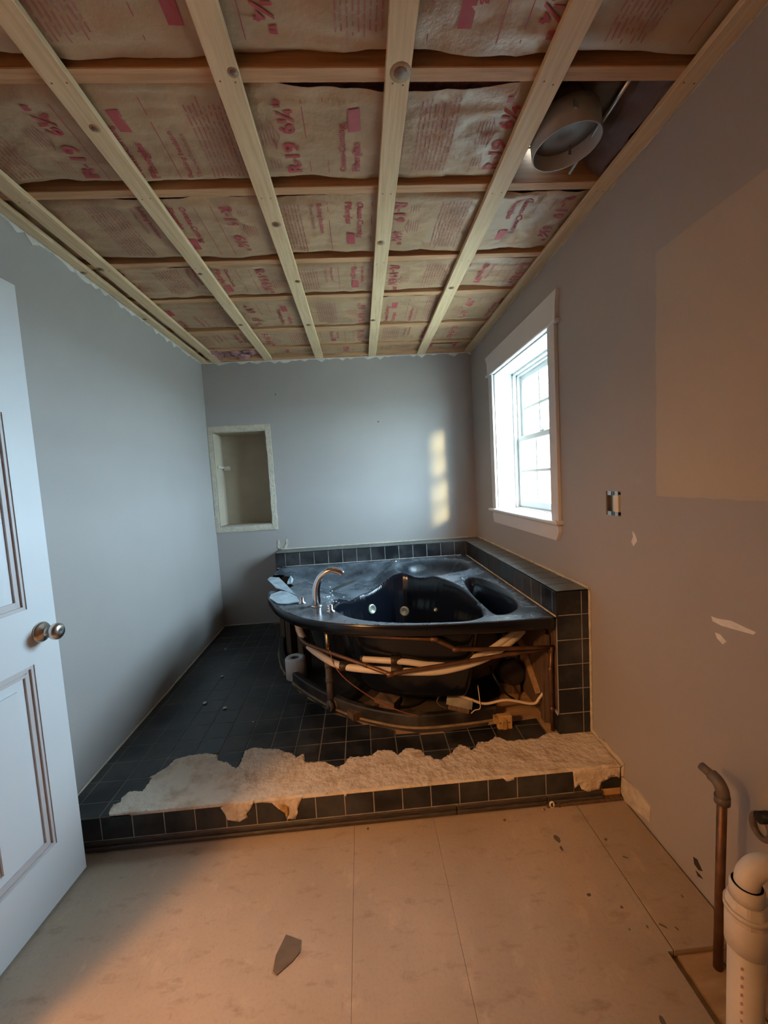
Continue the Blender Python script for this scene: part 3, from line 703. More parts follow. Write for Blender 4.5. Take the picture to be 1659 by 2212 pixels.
def roughen(poly, step, amp, seed, keep):
    r = random.Random(seed); out = []; n = len(poly)
    for i in range(n):
        a, b = poly[i], poly[(i+1) % n]; l = math.hypot(b[0]-a[0], b[1]-a[1]); k = max(1, int(l/step))
        nx, ny = -(b[1]-a[1])/max(l, 1e-6), (b[0]-a[0])/max(l, 1e-6)
        for t in range(k):
            j = 0 if t == 0 or keep(a, b) else (r.random()-.5)*2*amp
            out.append((a[0]+(b[0]-a[0])*t/k+nx*j, a[1]+(b[1]-a[1])*t/k+ny*j))
    return out
PATCH = roughen(PATCH, .008, .0032, 6, lambda a, b: (a[1] < 1.4905 and b[1] < 1.4905) or (a[0] > .97 and b[0] > .97))
RX = math.atan(SLOPE)
full_mesh = {}
def tile_mesh(poly, t=TT, b=.0014):
    """chamfered tile from a flat polygon about its centre"""
    n = len(poly); cx = sum(p[0] for p in poly)/n; cy = sum(p[1] for p in poly)/n
    ins = []
    for (x, y) in poly:
        dx, dy = x-cx, y-cy; l = math.hypot(dx, dy); ins.append((x-dx/l*b*1.4, y-dy/l*b*1.4))
    v = [(x-cx, y-cy, 0) for x, y in poly]+[(x-cx, y-cy, t-b*.6) for x, y in poly]+[(x-cx, y-cy, t) for x, y in ins]
    f = [tuple(range(n-1, -1, -1)), tuple(range(2*n, 3*n))]
    for i in range(n):
        j = (i+1) % n; f += [(i, j, n+j, n+i), (n+i, n+j, 2*n+j, 2*n+i)]
    return MB().add(v, f), (cx, cy)
grout = MB()
gx = [XL+.004, -1.176]+[-1.060+.1148*k for k in range(17)]+[.892]
gy = [YF-.001]+[1.564+.1135*k for k in range(17)]
gy = [y for y in gy if y < YB-.03]+[YB-.004]
ntile = 0
for i in range(len(gx)-1):
    for j in range(len(gy)-1):
        cell = [(gx[i], gy[j]), (gx[i+1], gy[j]), (gx[i+1], gy[j+1]), (gx[i], gy[j+1])]
        if gx[i+1] > .80: continue
        corners_in = [in_poly(c, inside) for c in cell]
        if all(corners_in): continue
        if all(in_poly(((c[0]*.9+cell[(q+2) % 4][0]*.1), (c[1]*.9+cell[(q+2) % 4][1]*.1)), PATCH) for q, c in enumerate(cell)): continue
        if gy[j] < YF and gx[i] > .2: continue
        g_ = .0021
        a, b, c_, d_ = gx[i]+g_, gx[i+1]-g_, gy[j]+g_, gy[j+1]-g_
        poly = [(a, c_), (b, c_), (b, d_), (a, d_)]; gp = cell
        cutc = any(corners_in) or any(min(x[0] for x in cell) < k[0] < max(x[0] for x in cell) and min(x[1] for x in cell) < k[1] < max(x[1] for x in cell) for k in CURB)
        if cutc:
            for k in range(len(CURB)-1):
                p0, p1 = CURB[k], CURB[k+1]; m_ = (p0+p1)/2; cc = np.array([(a+b)/2, (c_+d_)/2])
                t = np.clip(((cc-p0)@(p1-p0))/((p1-p0)@(p1-p0)), 0, 1); near = np.linalg.norm(p0+(p1-p0)*t-cc)
                if near < .085 or k == 9 and cc[0] > p0[0]:
                    d2 = (p1-p0)/np.linalg.norm(p1-p0); nn = np.array([d2[1], -d2[0]])
                    if nn @ (p0-np.array([.2, 2.4])) < 0: nn = -nn
                    poly = clip(poly, p0+nn*.004, nn); gp = clip(gp, p0+nn*.002, nn) if len(gp) > 2 else gp
                    if len(poly) < 3: break
            if len(poly) < 3 or len(gp) < 3: continue
            ar = abs(sum(poly[q][0]*poly[(q+1) % len(poly)][1]-poly[(q+1) % len(poly)][0]*poly[q][1] for q in range(len(poly))))/2
            if ar < .0006: continue
        grout.poly3([(p[0], p[1], zp(p[1])-TT) for p in gp], (0, 0, TT-.0012))
        key = (round(b-a, 4), round(d_-c_, 4)) if len(poly) == 4 and not cutc else None
        if key and key in full_mesh: me, ce = full_mesh[key], ((a+b)/2, (c_+d_)/2)
        else:
            tm, ce = tile_mesh(poly); me = tm.mesh('tile', 'tile')
            if key: full_mesh[key] = me
        o = bpy.data.objects.new('tile', me); COL.objects.link(o); o.parent = plat
        o.location = Vector((ce[0], ce[1], zp(ce[1])-TT))-plat.location; o.rotation_euler = (RX+(rng.random()-.5)*.006, (rng.random()-.5)*.006, 0); ntile += 1
pchild(grout, 'grout_bed', 'grout_dark')
sub = [(c[0], c[1]) for c in CURB[:-2]]+[(.52, 1.80), (.66, 2.02), (.80, 2.3), (.80, YB-.01), (-.70, YB-.01)]
pchild(MB().poly3([(p[0], p[1], zp(p[1])-TT) for p in sub], (0, 0, .002)), 'grimy_subfloor', 'subfloor')
# riser tiles
rx = [-1.176, -1.057, -.941, -.824, -.709, -.593, -.478, -.364, -.251, -.138, -.025, .088, .201, .315, .431, .549, .666, .782, .897, .975]
rz0, rz1 = .040, .131
def wall_tile(parent, x0, x1, z0, z1, y, nrm, m='tile', t=TT, cache={}, name='tile'):
    """tile standing on a wall facing nrm: '-y' or '-x' or '+z'; x is the run along the face"""
    g_ = .0020; w, h = x1-x0-2*g_, z1-z0-2*g_; key = (round(w, 3), round(h, 3), m)
    if key not in cache:
        tm, _ = tile_mesh([(-w/2, -h/2), (w/2, -h/2), (w/2, h/2), (-w/2, h/2)], t); cache[key] = tm.mesh('tile', m)
    o = bpy.data.objects.new(name, cache[key]); COL.objects.link(o); o.parent = parent
    c, zc = (x0+x1)/2, (z0+z1)/2
    jit = (rng.random()-.5)*.008
    if nrm == '-y': o.location = Vector((c, y+t, zc))-parent.location; o.rotation_euler = (R(90)+jit, 0, 0)
    elif nrm == '-x': o.location = Vector((y+t, c, zc))-parent.location; o.rotation_euler = (R(90)+jit, 0, R(-90))
    else: o.location = Vector((c, zc, y-t))-parent.location; o.rotation_euler = (jit, 0, 0)
    return o
for k in range(len(rx)-1):
    if k == 17:
        wall_tile(plat, rx[k], rx[k+1], rz0, .075, YF, '-y'); continue
    if k == 18:
        wall_tile(plat, rx[k], rx[k+1], rz0, .088, YF, '-y'); continue
    wall_tile(plat, rx[k], rx[k+1], rz0, rz1, YF, '-y')
pchild(MB().box(rx[0], rx[17], YF+.0014, YF+.006, rz0-.005, rz1), 'riser_grout', 'grout')
pchild(MB().box(rx[17], .976, YF+.0035, YF+.006, .0, rz1), 'riser_backing', 'block')
mb = MB()
for (a, b) in ((rx[0], .30), (.302, .668), (.67, .90)):
    mb.bbox(a, b, YF-.012, YF+.006, .004, .021, .004).bbox(a, b, YF-.004, YF+.006, .021, .038, .003)
pchild(mb, 'base_strip', 'lip')
pchild(MB().bbox(.66, .975, YF-.020, YF+.006, .0, .012, .003), 'base_strip', 'oldwood')
# torn underlayment patch: relief grown on the outline
def torn(pts, fn, name, thick, seed, m='thinset', res=.011):
    xs_ = [p[0] for p in pts]; ys_ = [p[1] for p in pts]
    bm = bmesh.new(); vv = [bm.verts.new((p[0], p[1], 0)) for p in pts]; bm.faces.new(vv)
    bmesh.ops.triangulate(bm, faces=bm.faces[:])
    for _ in range(1 if False else 0): pass
    # bisect into a fine grid so that relief has somewhere to live
    for x in np.arange(min(xs_)+res, max(xs_), res*1.5): bmesh.ops.bisect_plane(bm, geom=bm.verts[:]+bm.edges[:]+bm.faces[:], plane_co=(x, 0, 0), plane_no=(1, 0, 0))
    for y in np.arange(min(ys_)+res, max(ys_), res*1.5): bmesh.ops.bisect_plane(bm, geom=bm.verts[:]+bm.edges[:]+bm.faces[:], plane_co=(0, y, 0), plane_no=(0, 1, 0))
    bmesh.ops.triangulate(bm, faces=bm.faces[:])
    ed = [e for e in bm.edges if len(e.link_faces) == 1]
    bv = {v for e in ed for v in e.verts}
    for v in bm.verts:
        x, y = v.co.x, v.co.y
        h = thick+(.0011*mnoise.noise((x*22+seed, y*40, 1))+.0006*mnoise.noise((x*70, y*90+seed, 3)))
        if v in bv: h = thick+.0012*abs(mnoise.noise((x*40, y*40, seed)))
        v.co.z = h
    ret = bmesh.ops.extrude_edge_only(bm, edges=ed)
    for v in [g_ for g_ in ret['geom'] if isinstance(g_, bmesh.types.BMVert)]: v.co.z = 0
    bm.verts.index_update(); bmesh.ops.recalc_face_normals(bm, faces=bm.faces[:])
    out = MB().add([fn(v.co) for v in bm.verts], [[v.index for v in f.verts] for f in bm.faces], True); bm.free()
    return pchild(out, name, m)
torn(PATCH, lambda c: (c.x, c.y, zp(c.y)-TT+c.z), 'torn_underlayment', TT+.0030, 3.)
def face_pts(q, s, ox, oy): return [tuple(aty(ox+a/s, oy+b/s, YF)[[0, 2]]) for a, b in q]
for k, (q, s, ox, oy) in enumerate((([(890,555),(915,545),(1000,525),(1085,515),(1070,555),(1040,590),(1050,610),(1000,635),(930,625),(915,590)],2.72,150,1540),
                       ([(1090,520),(1200,510),(1370,490),(1340,560),(1345,580),(1330,620),(1285,620),(1270,580),(1230,560),(1190,525)],2.72,150,1540),
                       ([(1250,318),(1505,296),(1500,350),(1470,330),(1440,355),(1400,375),(1395,410),(1330,425),(1295,410),(1285,385),(1260,405)],2.5136,740,1540),
                       ([(865,345),(930,340),(930,360),(890,370)],2.5136,740,1540), ([(10,436),(26,432),(20,450),(8,448)],2.5136,740,1540))):
    torn(face_pts(q, s, ox, oy), lambda c: (c.x, YF-.0015-(c.z-.002), c.y), 'torn_flap', .004, 7.+k, 'thinset' if k != 1 else 'thinset', .012)
q = [(1228, 535), (1262, 530), (1285, 545), (1290, 585), (1278, 612), (1268, 580), (1240, 562)]
torn(face_pts(q, 2.72, 150, 1540), lambda c: (c.x, YF-.0045-(c.z-.002), c.y), 'glue_smear', .004, 2., 'glue', .012)
# caulk line along the left and back walls
pchild(MB().tube([(XL+.004, y+0, zp(y)+.004+.003*mnoise.noise((y*9, 1, 1))) for y in np.arange(YF, YB, .04)], [.005+.003*abs(mnoise.noise((y*14, 4, 1))) for y in np.arange(YF, YB, .04)], 6), 'caulk_line', 'niche_edge')
pchild(MB().tube([(x, YB-.004, zp(YB)+.004) for x in np.arange(XL, -.72, .05)], .005, 6), 'caulk_line', 'caulk')
# chips of plaster on the tiles
for k, (px, py) in enumerate(((480, 1462), (443, 1520), (487, 1403), (640, 1463), (486, 1531), (547, 1560))):
    p = atp(px, py); r = random.Random(k+40); s = (.008, .011, .007, .010, .010, .004)[k]
    bm = bmesh.new(); bmesh.ops.create_icosphere(bm, subdivisions=1, radius=s)
    for v in bm.verts: v.co = Vector((v.co.x*(1+.5*r.random()), v.co.y*(1+.5*r.random()), (v.co.z+s)*.45))
    mb = MB().add([v.co for v in bm.verts], [[v.index for v in f.verts] for f in bm.faces]); bm.free()
    o = mb.build('plaster_chip', 'gypsum' if k != 3 else 'block'); o.location = (p[0], p[1], p[2]+.0005)
    tag(o, ('pale plaster chip on the black tiles, midway along the left wall', 'largest pale plaster chip on the black tiles, towards the left wall', 'small plaster chip on the tiles near the back left corner of the platform', 'tan crumb resting against the outside of the curved curb', 'dull grey chip on the black tiles behind the torn underlayment', 'tiny white speck on the black tiles left of the curved curb')[k], 'debris')
p = atz(1192, 1744, 0); mb = MB()
mb.tube([Vector((p[0]+.010*math.cos(a)*.8, p[1]-.002, .0135+.011*math.sin(a))) for a in np.linspace(0, 2*math.pi, 17)], .0035, 8)
tag(mb.build('plastic_ring', 'ivory'), 'small cream plastic ring standing on the floor against the platform step', 'debris')
p = atz(1205, 1742, 0); tag(MB().obox((p[0]+.006, p[1], .008), (.006, .006, .008), .4).build('wood_bit', 'oldwood'), 'small dark bit of wood beside the cream plastic ring', 'debris')
p = atz(1173, 1750, 0); tag(MB().lathe([(.004, 0), (.005, .004), (0, .007)], (p[0], p[1], 0), (0, 0, 1), 7).build('wood_crumb', 'block'), 'tiny tan crumb on the floor left of the cream plastic ring', 'debris')

# ================================================================== LEDGE AND PIER ROUND THE TUB
PX, PYF, LYF, LZ = .828, 1.700, 3.235, .806       # inner face of right ledge, pier front, front of back ledge, top
LXL = -.715
ledge = tag(empty('tiled_ledge', (.9, 2.4, .14)), 'black tiled L-shaped ledge behind and right of the tub, ending in a square pier', 'ledge')
LI = Matrix.Translation(ledge.location).inverted()
def lchild(mb, name, m):
    o = mb.build(name, m); o.parent = ledge; o.matrix_parent_inverse = LI; return o
lchild(MB().box(PX+.008, XR-.001, PYF+.008, YB-.001, zp(PYF)-.004, LZ-.006).box(LXL+.005, PX+.01, LYF+.008, YB-.001, zp(YB), LZ-.006), 'ledge_core', 'oldwood')
mb = MB().box(PX+.0014, XR-.002, PYF+.0014, PYF+.009, zp(PYF)-.004, LZ-.0016).box(PX+.0014, PX+.009, PYF+.0014, YB-.002, .680, LZ-.0016).box(LXL+.001, PX+.002, LYF+.0014, LYF+.009, .680, LZ-.0016)
mb.box(PX+.0014, XR-.002, PYF+.0014, YB-.002, LZ-.0065, LZ-.0016).box(LXL+.001, PX+.002, LYF+.0014, YB-.002, LZ-.0065, LZ-.0016).box(PX+.0014, PX+.009, PYF+.0014, PYF+.08, zp(PYF)-.004, .24)
lchild(mb, 'grout_bed', 'grout')
DECK = .690
# inner faces above the tub deck
bx = [LXL, -.636]+[-.636+.1142*k for k in range(1, 13)]+[PX]
bx = [b for b in bx if b <= PX+1e-6]
for k in range(len(bx)-1):
    wall_tile(ledge, bx[k], bx[k+1], DECK-.004, LZ-.003, LYF, '-y')
    wall_tile(ledge, bx[k], bx[k+1], LYF+.001, LYF+.105, LZ, '+z', 'tile_edge')
    wall_tile(ledge, bx[k], bx[k+1], LYF+.105, YB-.004, LZ, '+z', 'tile_edge')
ry = [PYF, 1.739]+[1.739+.1135*k for k in range(1, 14)]+[LYF+.006]
ry = [y for y in ry if y <= LYF+.007]
for k in range(len(ry)-1):
    wall_tile(ledge, ry[k], ry[k+1], DECK-.004, LZ-.003, PX, '-x')
tyy = [PYF+.001]+[PYF+.1145*k for k in range(1, 15)]+[YB-.004]
tyy = [y for y in tyy if y < YB]
for k in range(len(tyy)-1):
    wall_tile(ledge, PX+.001, PX+.113, tyy[k], tyy[k+1], LZ, '+z', 'tile_edge')
    wall_tile(ledge, PX+.113, XR-.006, tyy[k], tyy[k+1], LZ, '+z', 'tile_edge')
# pier front and its side below the deck
pz = [zp(PYF), .240, .354, .4675, .581, .6945, LZ-.003]
for k in range(len(pz)-1):
    wall_tile(ledge, PX, PX+.115, pz[k], pz[k+1], PYF, '-y')
    wall_tile(ledge, PX+.115, XR-.006, pz[k], pz[k+1], PYF, '-y')
wall_tile(ledge, PYF, PYF+.08, pz[0], pz[1]-.012, PX, '-x')
lchild(MB().box(LXL, LXL+.006, LYF, YB-.001, zp(YB), LZ-.008), 'ledge_end', 'tile')
# caulk at the walls
lchild(MB().tube([(XR-.004, y, LZ+.004+.004*mnoise.noise((y*11, 2, 1))) for y in np.arange(PYF, YB, .03)], [.006+.004*abs(mnoise.noise((y*15, 4, 7))) for y in np.arange(PYF, YB, .03)], 6), 'caulk_line', 'caulk')
lchild(MB().tube([(x, YB-.004, LZ+.004) for x in np.arange(LXL, XR, .03)], [.005+.004*abs(mnoise.noise((x*15, 4, 7))) for x in np.arange(LXL, XR, .03)], 6), 'caulk_line', 'niche_edge')
lchild(MB().tube([(XR-.003, PYF-.001, z) for z in np.arange(zp(PYF), LZ+.01, .03)], [.006+.003*abs(mnoise.noise((z*15, 4, 7))) for z in np.arange(zp(PYF), LZ+.01, .03)], 6), 'caulk_line', 'caulk')
lchild(MB().tube([(PX-.004, y, DECK+.004) for y in np.arange(PYF, LYF, .05)], .004, 6), 'caulk_line', 'caulk')
lchild(MB().tube([(x, LYF-.004, DECK+.004) for x in np.arange(LXL+.05, PX, .05)], .004, 6), 'caulk_line', 'grout')

# ================================================================== CORNER BATHTUB
OUT = [(.824, 3.230), (.30, 3.230), (-.25, 3.230), (-.685, 3.230), (-.690, 3.05), (-.672, 2.85), (-.640, 2.62), (-.598, 2.42), (-.565, 2.325), (-.48, 2.138), (-.357, 1.975), (-.21, 1.862), (-.037, 1.787), (.147, 1.738), (.309, 1.717), (.512, 1.702), (.654, 1.696), (.800, 1.698), (.824, 1.702)]
def seg_d(P, a, b):
    a = np.array(a); b = np.array(b); ab = b-a; t = np.clip(((P-a)@ab)/(ab@ab), 0, 1); return np.linalg.norm(P-(a+t[:, None]*ab), axis=1)
def sdist(P, poly):
    d = np.full(len(P), 9.); c = np.zeros(len(P), bool); n = len(poly)
    for i in range(n):
        x1, y1_ = poly[i]; x2, y2 = poly[(i+1) % n]; d = np.minimum(d, seg_d(P, (x1, y1_), (x2, y2)))
        if y1_ != y2:
            cond = ((y1_ > P[:, 1]) != (y2 > P[:, 1])) & (P[:, 0] < (x2-x1)*(P[:, 1]-y1_)/(y2-y1_)+x1); c ^= cond
    return np.where(c, d, -d)
def sm(t): t = np.clip(t, 0, 1); return t*t*(3-2*t)
WELL = [(-.175, 2.10), (-.155, 2.32), (-.085, 2.55), (.03, 2.69), (.18, 2.76), (.32, 2.72), (.45, 2.55), (.525, 2.32), (.545, 2.05), (.52, 1.84), (.45, 1.765), (.30, 1.775), (.15, 1.805), (.01, 1.862), (-.09, 1.945)]
LEFT = [(-.60, 3.16), (.16, 3.18), (.26, 2.80), (.20, 2.45), (.0, 2.2), (-.16, 2.10), (-.27, 2.33), (-.42, 2.62), (-.53, 2.85)]
SEAT = [(.20, 3.00), (.27, 3.11), (.42, 3.165), (.60, 3.165), (.74, 3.09), (.765, 2.90), (.72, 2.72), (.60, 2.66), (.45, 2.60), (.30, 2.70), (.20, 2.86)]
LOUNGE = [(.605, 2.52), (.70, 2.50), (.765, 2.32), (.775, 2.08), (.735, 1.90), (.66, 1.81), (.59, 1.80), (.575, 1.95), (.575, 2.2)]
def rounded(poly, n=4):
    return [(p.x, p.y) for p in smooth_path([(*p, 0) for p in poly+[poly[0]]], n)][:-1]
WELL, LEFT, SEAT, LOUNGE = rounded(WELL), rounded(LEFT), rounded(SEAT), rounded(LOUNGE)
def tub_z(P):
    P = np.asarray(P, float)
    w, l, s, g_ = sdist(P, WELL), sdist(P, LEFT), sdist(P, SEAT), sdist(P, LOUNGE)
    dip = np.maximum.reduce([.40*sm((w+.03)/.11), .095*sm(l/.26), .105*sm(s/.13), .24*sm((g_+.01)/.12)])
    lip = .006*sm((sdist(P, OUT)-.02)/.03)
    return DECK+.0 - dip - lip*.0
# resample the outline
def resample(poly, step):
    out = []; n = len(poly)
    for i in range(n):
        a, b = np.array(poly[i]), np.array(poly[(i+1) % n]); k = max(1, int(np.linalg.norm(b-a)/step))
        out += [a+(b-a)*t/k for t in range(k)]
    return np.array(out)
front = smooth_path([(*p, 0) for p in OUT[4:18]], 6)
OUTS = [OUT[0], OUT[1], OUT[2], OUT[3]]+[(p.x, p.y) for p in front]+[OUT[18]]
B = resample(OUTS, .013); NB = len(B); NRG = 110
cen = np.array([.24, 2.40])
ring = lambda t: cen+(B-cen)*t
HOLE = [(-.75, 2.95), (-.64, 2.965), (-.60, 2.955), (-.585, 2.90), (-.545, 2.875), (-.525, 2.80), (-.497, 2.74), (-.505, 2.66), (-.475, 2.61), (-.50, 2.53), (-.445, 2.44), (-.46, 2.40), (-.52, 2.46), (-.60, 2.52), (-.66, 2.50), (-.75, 2.62)]
V = []; Fq = []
ts = np.linspace(.012, 1, NRG); ts[-1] = .988
for t in ts:
    Pt = ring(t); V += [(p[0], p[1], z) for p, z in zip(Pt, tub_z(Pt))]
for (t, dz) in ((.994, -.001), (.998, -.004), (1.0, -.010), (1.0, -.046), (.992, -.052), (.955, -.052)):
    Pt = ring(t); V += [(p[0], p[1], DECK+dz) for p in Pt]
NR = NRG+6
V.append((cen[0], cen[1], float(tub_z([cen])[0])))
for i in range(NR-1):
    for k in range(NB): Fq.append((i*NB+k, i*NB+(k+1) % NB, (i+1)*NB+(k+1) % NB, (i+1)*NB+k))
Fq += [(len(V)-1, (k+1) % NB, k) for k in range(NB)]
Va = np.array(V); cents = np.array([Va[list(f)].mean(0)[:2] for f in Fq]); keep = sdist(cents, HOLE) < 0
Fq = [tuple(reversed(f)) for f, k in zip(Fq, keep) if k]
tub = tag(empty('corner_bathtub', (.1, 2.4, .17)), 'black dusty acrylic corner whirlpool tub with its front apron removed', 'bathtub')
TI = Matrix.Translation(tub.location).inverted()
def tchild(mb, name, m, par=None):
    o = mb.build(name, m); o.parent = par or tub
    o.matrix_parent_inverse = TI
    return o
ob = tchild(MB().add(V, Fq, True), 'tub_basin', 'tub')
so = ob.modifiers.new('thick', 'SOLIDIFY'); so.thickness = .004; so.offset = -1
# outer shell under the rim
vs = []; prof = [(.0, .615, .0), (.012, .55, .0), (.03, .45, .0), (.06, .36, .0), (.10, .29, .0), (.16, .245, .0), (.24, .228, .0)]
SH = [(-.36, 2.30), (-.30, 2.54), (-.18, 2.85), (.10, 3.10), (.62, 3.14), (.785, 2.95), (.79, 2.2), (.735, 2.0), (.60, 1.90), (.42, 1.868), (.22, 1.895), (.02, 1.965), (-.14, 2.06), (-.27, 2.17)]
SB = np.array([(p.x, p.y) for p in smooth_path([(*p, 0) for p in SH+[SH[0]]], 5)][:-1]); sc_ = np.array([.22, 2.42])
for (ins, z, _) in prof:
    for p in SB:
        d_ = p-sc_; l = np.linalg.norm(d_); q = sc_+d_*(1-ins/l*1.0); vs.append((q[0], q[1], z))
ns = len(SB)
fs = [(i*ns+k, (i+1)*ns+k, (i+1)*ns+(k+1) % ns, i*ns+(k+1) % ns) for i in range(len(prof)-1) for k in range(ns)]
fs.append(tuple((len(prof)-1)*ns+k for k in range(ns-1, -1, -1)))
tchild(MB().add(vs, fs, True), 'tub_shell', 'shell')
tchild(MB().lathe([(.15, .0), (.15, .02), (.125, .03), (.115, .075)], (.16, 2.16, zp(2.16)-.006), (0, 0, 1), 28), 'tub_foot', 'shell')
# jets
def jet(px, py, par=None, s=1.0):
    d = ray(px, py); o = np.array([0, 0, HC]); ts_ = np.linspace(1.2, 3.6, 2400); prev = None
    Pq = o+ts_[:, None]*d; Zs = tub_z(Pq[:, :2]); below = np.where(Pq[:, 2] < Zs)[0]
    inside_ = [i for i in below if Pq[i, 1] > 2.0]
    i = inside_[0]; p = Pq[i]; e = .004
    g0 = tub_z([[p[0]-e, p[1]], [p[0]+e, p[1]], [p[0], p[1]-e], [p[0], p[1]+e]]); n = Vector((-(g0[1]-g0[0])/(2*e), -(g0[3]-g0[2])/(2*e), 1)).normalized()
    j = tchild(MB().lathe([(.032*s, -.006), (.034*s, .004), (.030*s, .010), (.022*s, .010), (.019*s, .004), (.0, .003)], p, n, 28), 'jet_ring', 'jet')
    o2 = MB().lathe([(.011*s, .003), (.012*s, .011), (.005*s, .012), (0, .006)], p, n, 16).build('jet_nozzle', 'black'); o2.parent = j; o2.matrix_parent_inverse = TI
    return p
jp = [jet(803, 1316), jet(874, 1320), jet(942, 1317, s=.35)]
p = aty(852, 1212, LYF-.06); tchild(MB().lathe([(.030, 0), (.028, .006), (.018, .010), (0, .011)], (p[0], LYF-.06, float(tub_z([[p[0], LYF-.06]])[0])), (0, 0, 1), 24), 'air_control', 'chrome')
# broken pieces at the left end
def plate(pts, th, name='broken_shard'):
    return tchild(MB().poly3(pts, (0, .0, th)), name, 'shard')
def P3(px, py, z): return tuple(atz(px, py, z))
plate([P3(578, 1253, .705), P3(584, 1248, .712), P3(603, 1249, .712), P3(622, 1268, .702), P3(640, 1287, .694), P3(632, 1284, .694), P3(612, 1276, .698), P3(597, 1272, .700)], .006)
plate([P3(582, 1293, .692), P3(586, 1285, .698), P3(606, 1278, .700), P3(622, 1280, .698), P3(640, 1290, .694), P3(648, 1302, .692), P3(622, 1306, .692), P3(600, 1305, .692)], .005)
plate([P3(620, 1263, .694), P3(630, 1262, .696), P3(634, 1252, .70), P3(628, 1244, .715), P3(622, 1255, .700)], .004)

# crumbs of white plaster by the spout
r = random.Random(8); mb = MB()
for k in range(26):
    px = 697+r.random()**1.3*60; py = 1262+r.random()*55
    if k < 20: px = 705+r.random()*30
    P_ = atz(px, py, .64)
    for _ in range(10): P_ = atz(px, py, float(tub_z([P_[:2]])[0]))
    s = .002+r.random()*.004
    mb.lathe([(s, 0), (s*1.1, s*.6), (0, s)], (P_[0], P_[1], P_[2]-.0005), (0, 0, 1), 6, False)
tag(mb.build('plaster_crumbs', 'gypsum'), 'scatter of white plaster crumbs on the tub beside the spout', 'debris', kind='stuff')

# tub faucet
fz = DECK
fa = tag(empty('tub_faucet', (-.27, 2.12, fz)), 'chrome arched tub spout with two round ribbed handles on the deck', 'faucet')
pts = [(-.272, 2.125, fz), (-.272, 2.125, fz+.05), (-.268, 2.125, fz+.10), (-.250, 2.124, fz+.145), (-.218, 2.121, fz+.176), (-.180, 2.118, fz+.188), (-.145, 2.115, fz+.180), (-.126, 2.113, fz+.166)]
sp_ = smooth_path(pts, 6); rr = [.0235-.006*min(1, i/(len(sp_)*.5)) if i < len(sp_)*.5 else .0175+.004*(i/len(sp_)-.5) for i in range(len(sp_))]
child(MB().tube(sp_, rr, 20).lathe([(.030, 0), (.030, .004), (.022, .010)], (-.272, 2.125, fz), (0, 0, 1), 24), 'spout', 'chrome', fa)
for (px, py) in ((653, 1303), (715, 1321)):
    p = atz(px, py, fz)
    hb = child(MB().lathe([(.022, 0), (.022, .004), (.010, .010), (.010, .036)], (p[0], p[1], fz), (0, 0, 1), 20), 'handle', 'chrome', fa)
    o = MB().lathe([(.012, .034), (.027, .038), (.029, .056)], (p[0], p[1], fz), (0, 0, 1), 48, False, 24, .06).build('grip', 'brass'); o.parent = hb; o.matrix_parent_inverse = Matrix.Translation(fa.location).inverted()
    o = MB().lathe([(.026, .056), (.023, .062), (.0, .063)], (p[0], p[1], fz), (0, 0, 1), 24).build('cap', 'chrome'); o.parent = hb; o.matrix_parent_inverse = Matrix.Translation(fa.location).inverted()

# ================================================================== WHAT STANDS AND RUNS UNDER THE TUB
# curved curb that carried the apron
cp = smooth_path([(c[0], c[1], 0) for c in [np.array(atp(*p)[:2]) for p in [(613, 1378), (609, 1412), (617, 1443), (645, 1476), (695, 1509), (757, 1538), (830, 1557), (905, 1566), (1000, 1558), (1070, 1548)]]], 6)
def sweep(path, w_in, w_out, h0, h1, r=.006):
    vs = []; n = len(path); pr = [(-w_out, h0), (-w_out, h1-r), (-w_out+r, h1), (w_in-r, h1), (w_in, h1-r), (w_in, h0)]
    for i in range(n):
        t = (path[min(i+1, n-1)]-path[max(i-1, 0)]).normalized(); nr = Vector((-t.y, t.x, 0))
        if nr.dot(Vector((.2, 2.5, 0))-path[i]) < 0: nr = -nr
        for (o_, h) in pr:
            q = path[i]+nr*o_; vs.append((q.x, q.y, zp(q.y)+h))
    m = len(pr); fs = [(i*m+k, i*m+(k+1) % m, (i+1)*m+(k+1) % m, (i+1)*m+k) for i in range(n-1) for k in range(m)]
    fs += [tuple(range(m-1, -1, -1)), tuple((n-1)*m+k for k in range(m))]
    return MB().add(vs, fs)
cu = tag(empty('curved_curb', (cp[30].x, cp[30].y, zp(2))), 'low curved black curb on the platform in front of the tub', 'curb')
child(sweep(cp, .018, .018, -.006, .058), 'curb_rail', 'curb', cu)
child(sweep(cp, -.016, .026, -.006, .003, .001), 'glue_line', 'glue_tan', cu)
# block with bracket at the end of the curb
p = aty(1085, 1552, 1.80)
bl = tag(empty('wood_block', p), 'tan wood block with a metal strap at the right end of the curved curb', 'block')
zb = zp(1.79)
child(MB().bbox(p[0]-.028, p[0]+.040, 1.775, 1.805, zb-.004, zb+.062, .003), 'block_body', 'block', bl)
child(MB().poly3([(p[0]-.006, 1.774, zb-.004), (p[0]+.012, 1.774, zb-.004), (p[0]+.012, 1.774, zb+.045), (p[0]-.006, 1.774, zb+.058)], (0, -.004, 0)).box(p[0]-.045, p[0]-.028, 1.774, 1.800, zb+.03, zb+.060), 'strap', 'glue', bl)
for dx in (-.018, .024): child(MB().lathe([(.004, 0), (.003, .002), (0, .002)], (p[0]+dx, 1.775, zb+.03), (0, -1, 0), 8), 'screw', 'oldwood', bl)

def pipe(pts, r, name, m, label, cat, n=12, sm_=6, group=None):
    return tag(MB().tube(smooth_path(pts, sm_), r, n).build(name, m), label, cat, group)
Y = lambda px, py, y: tuple(aty(px, py, y))
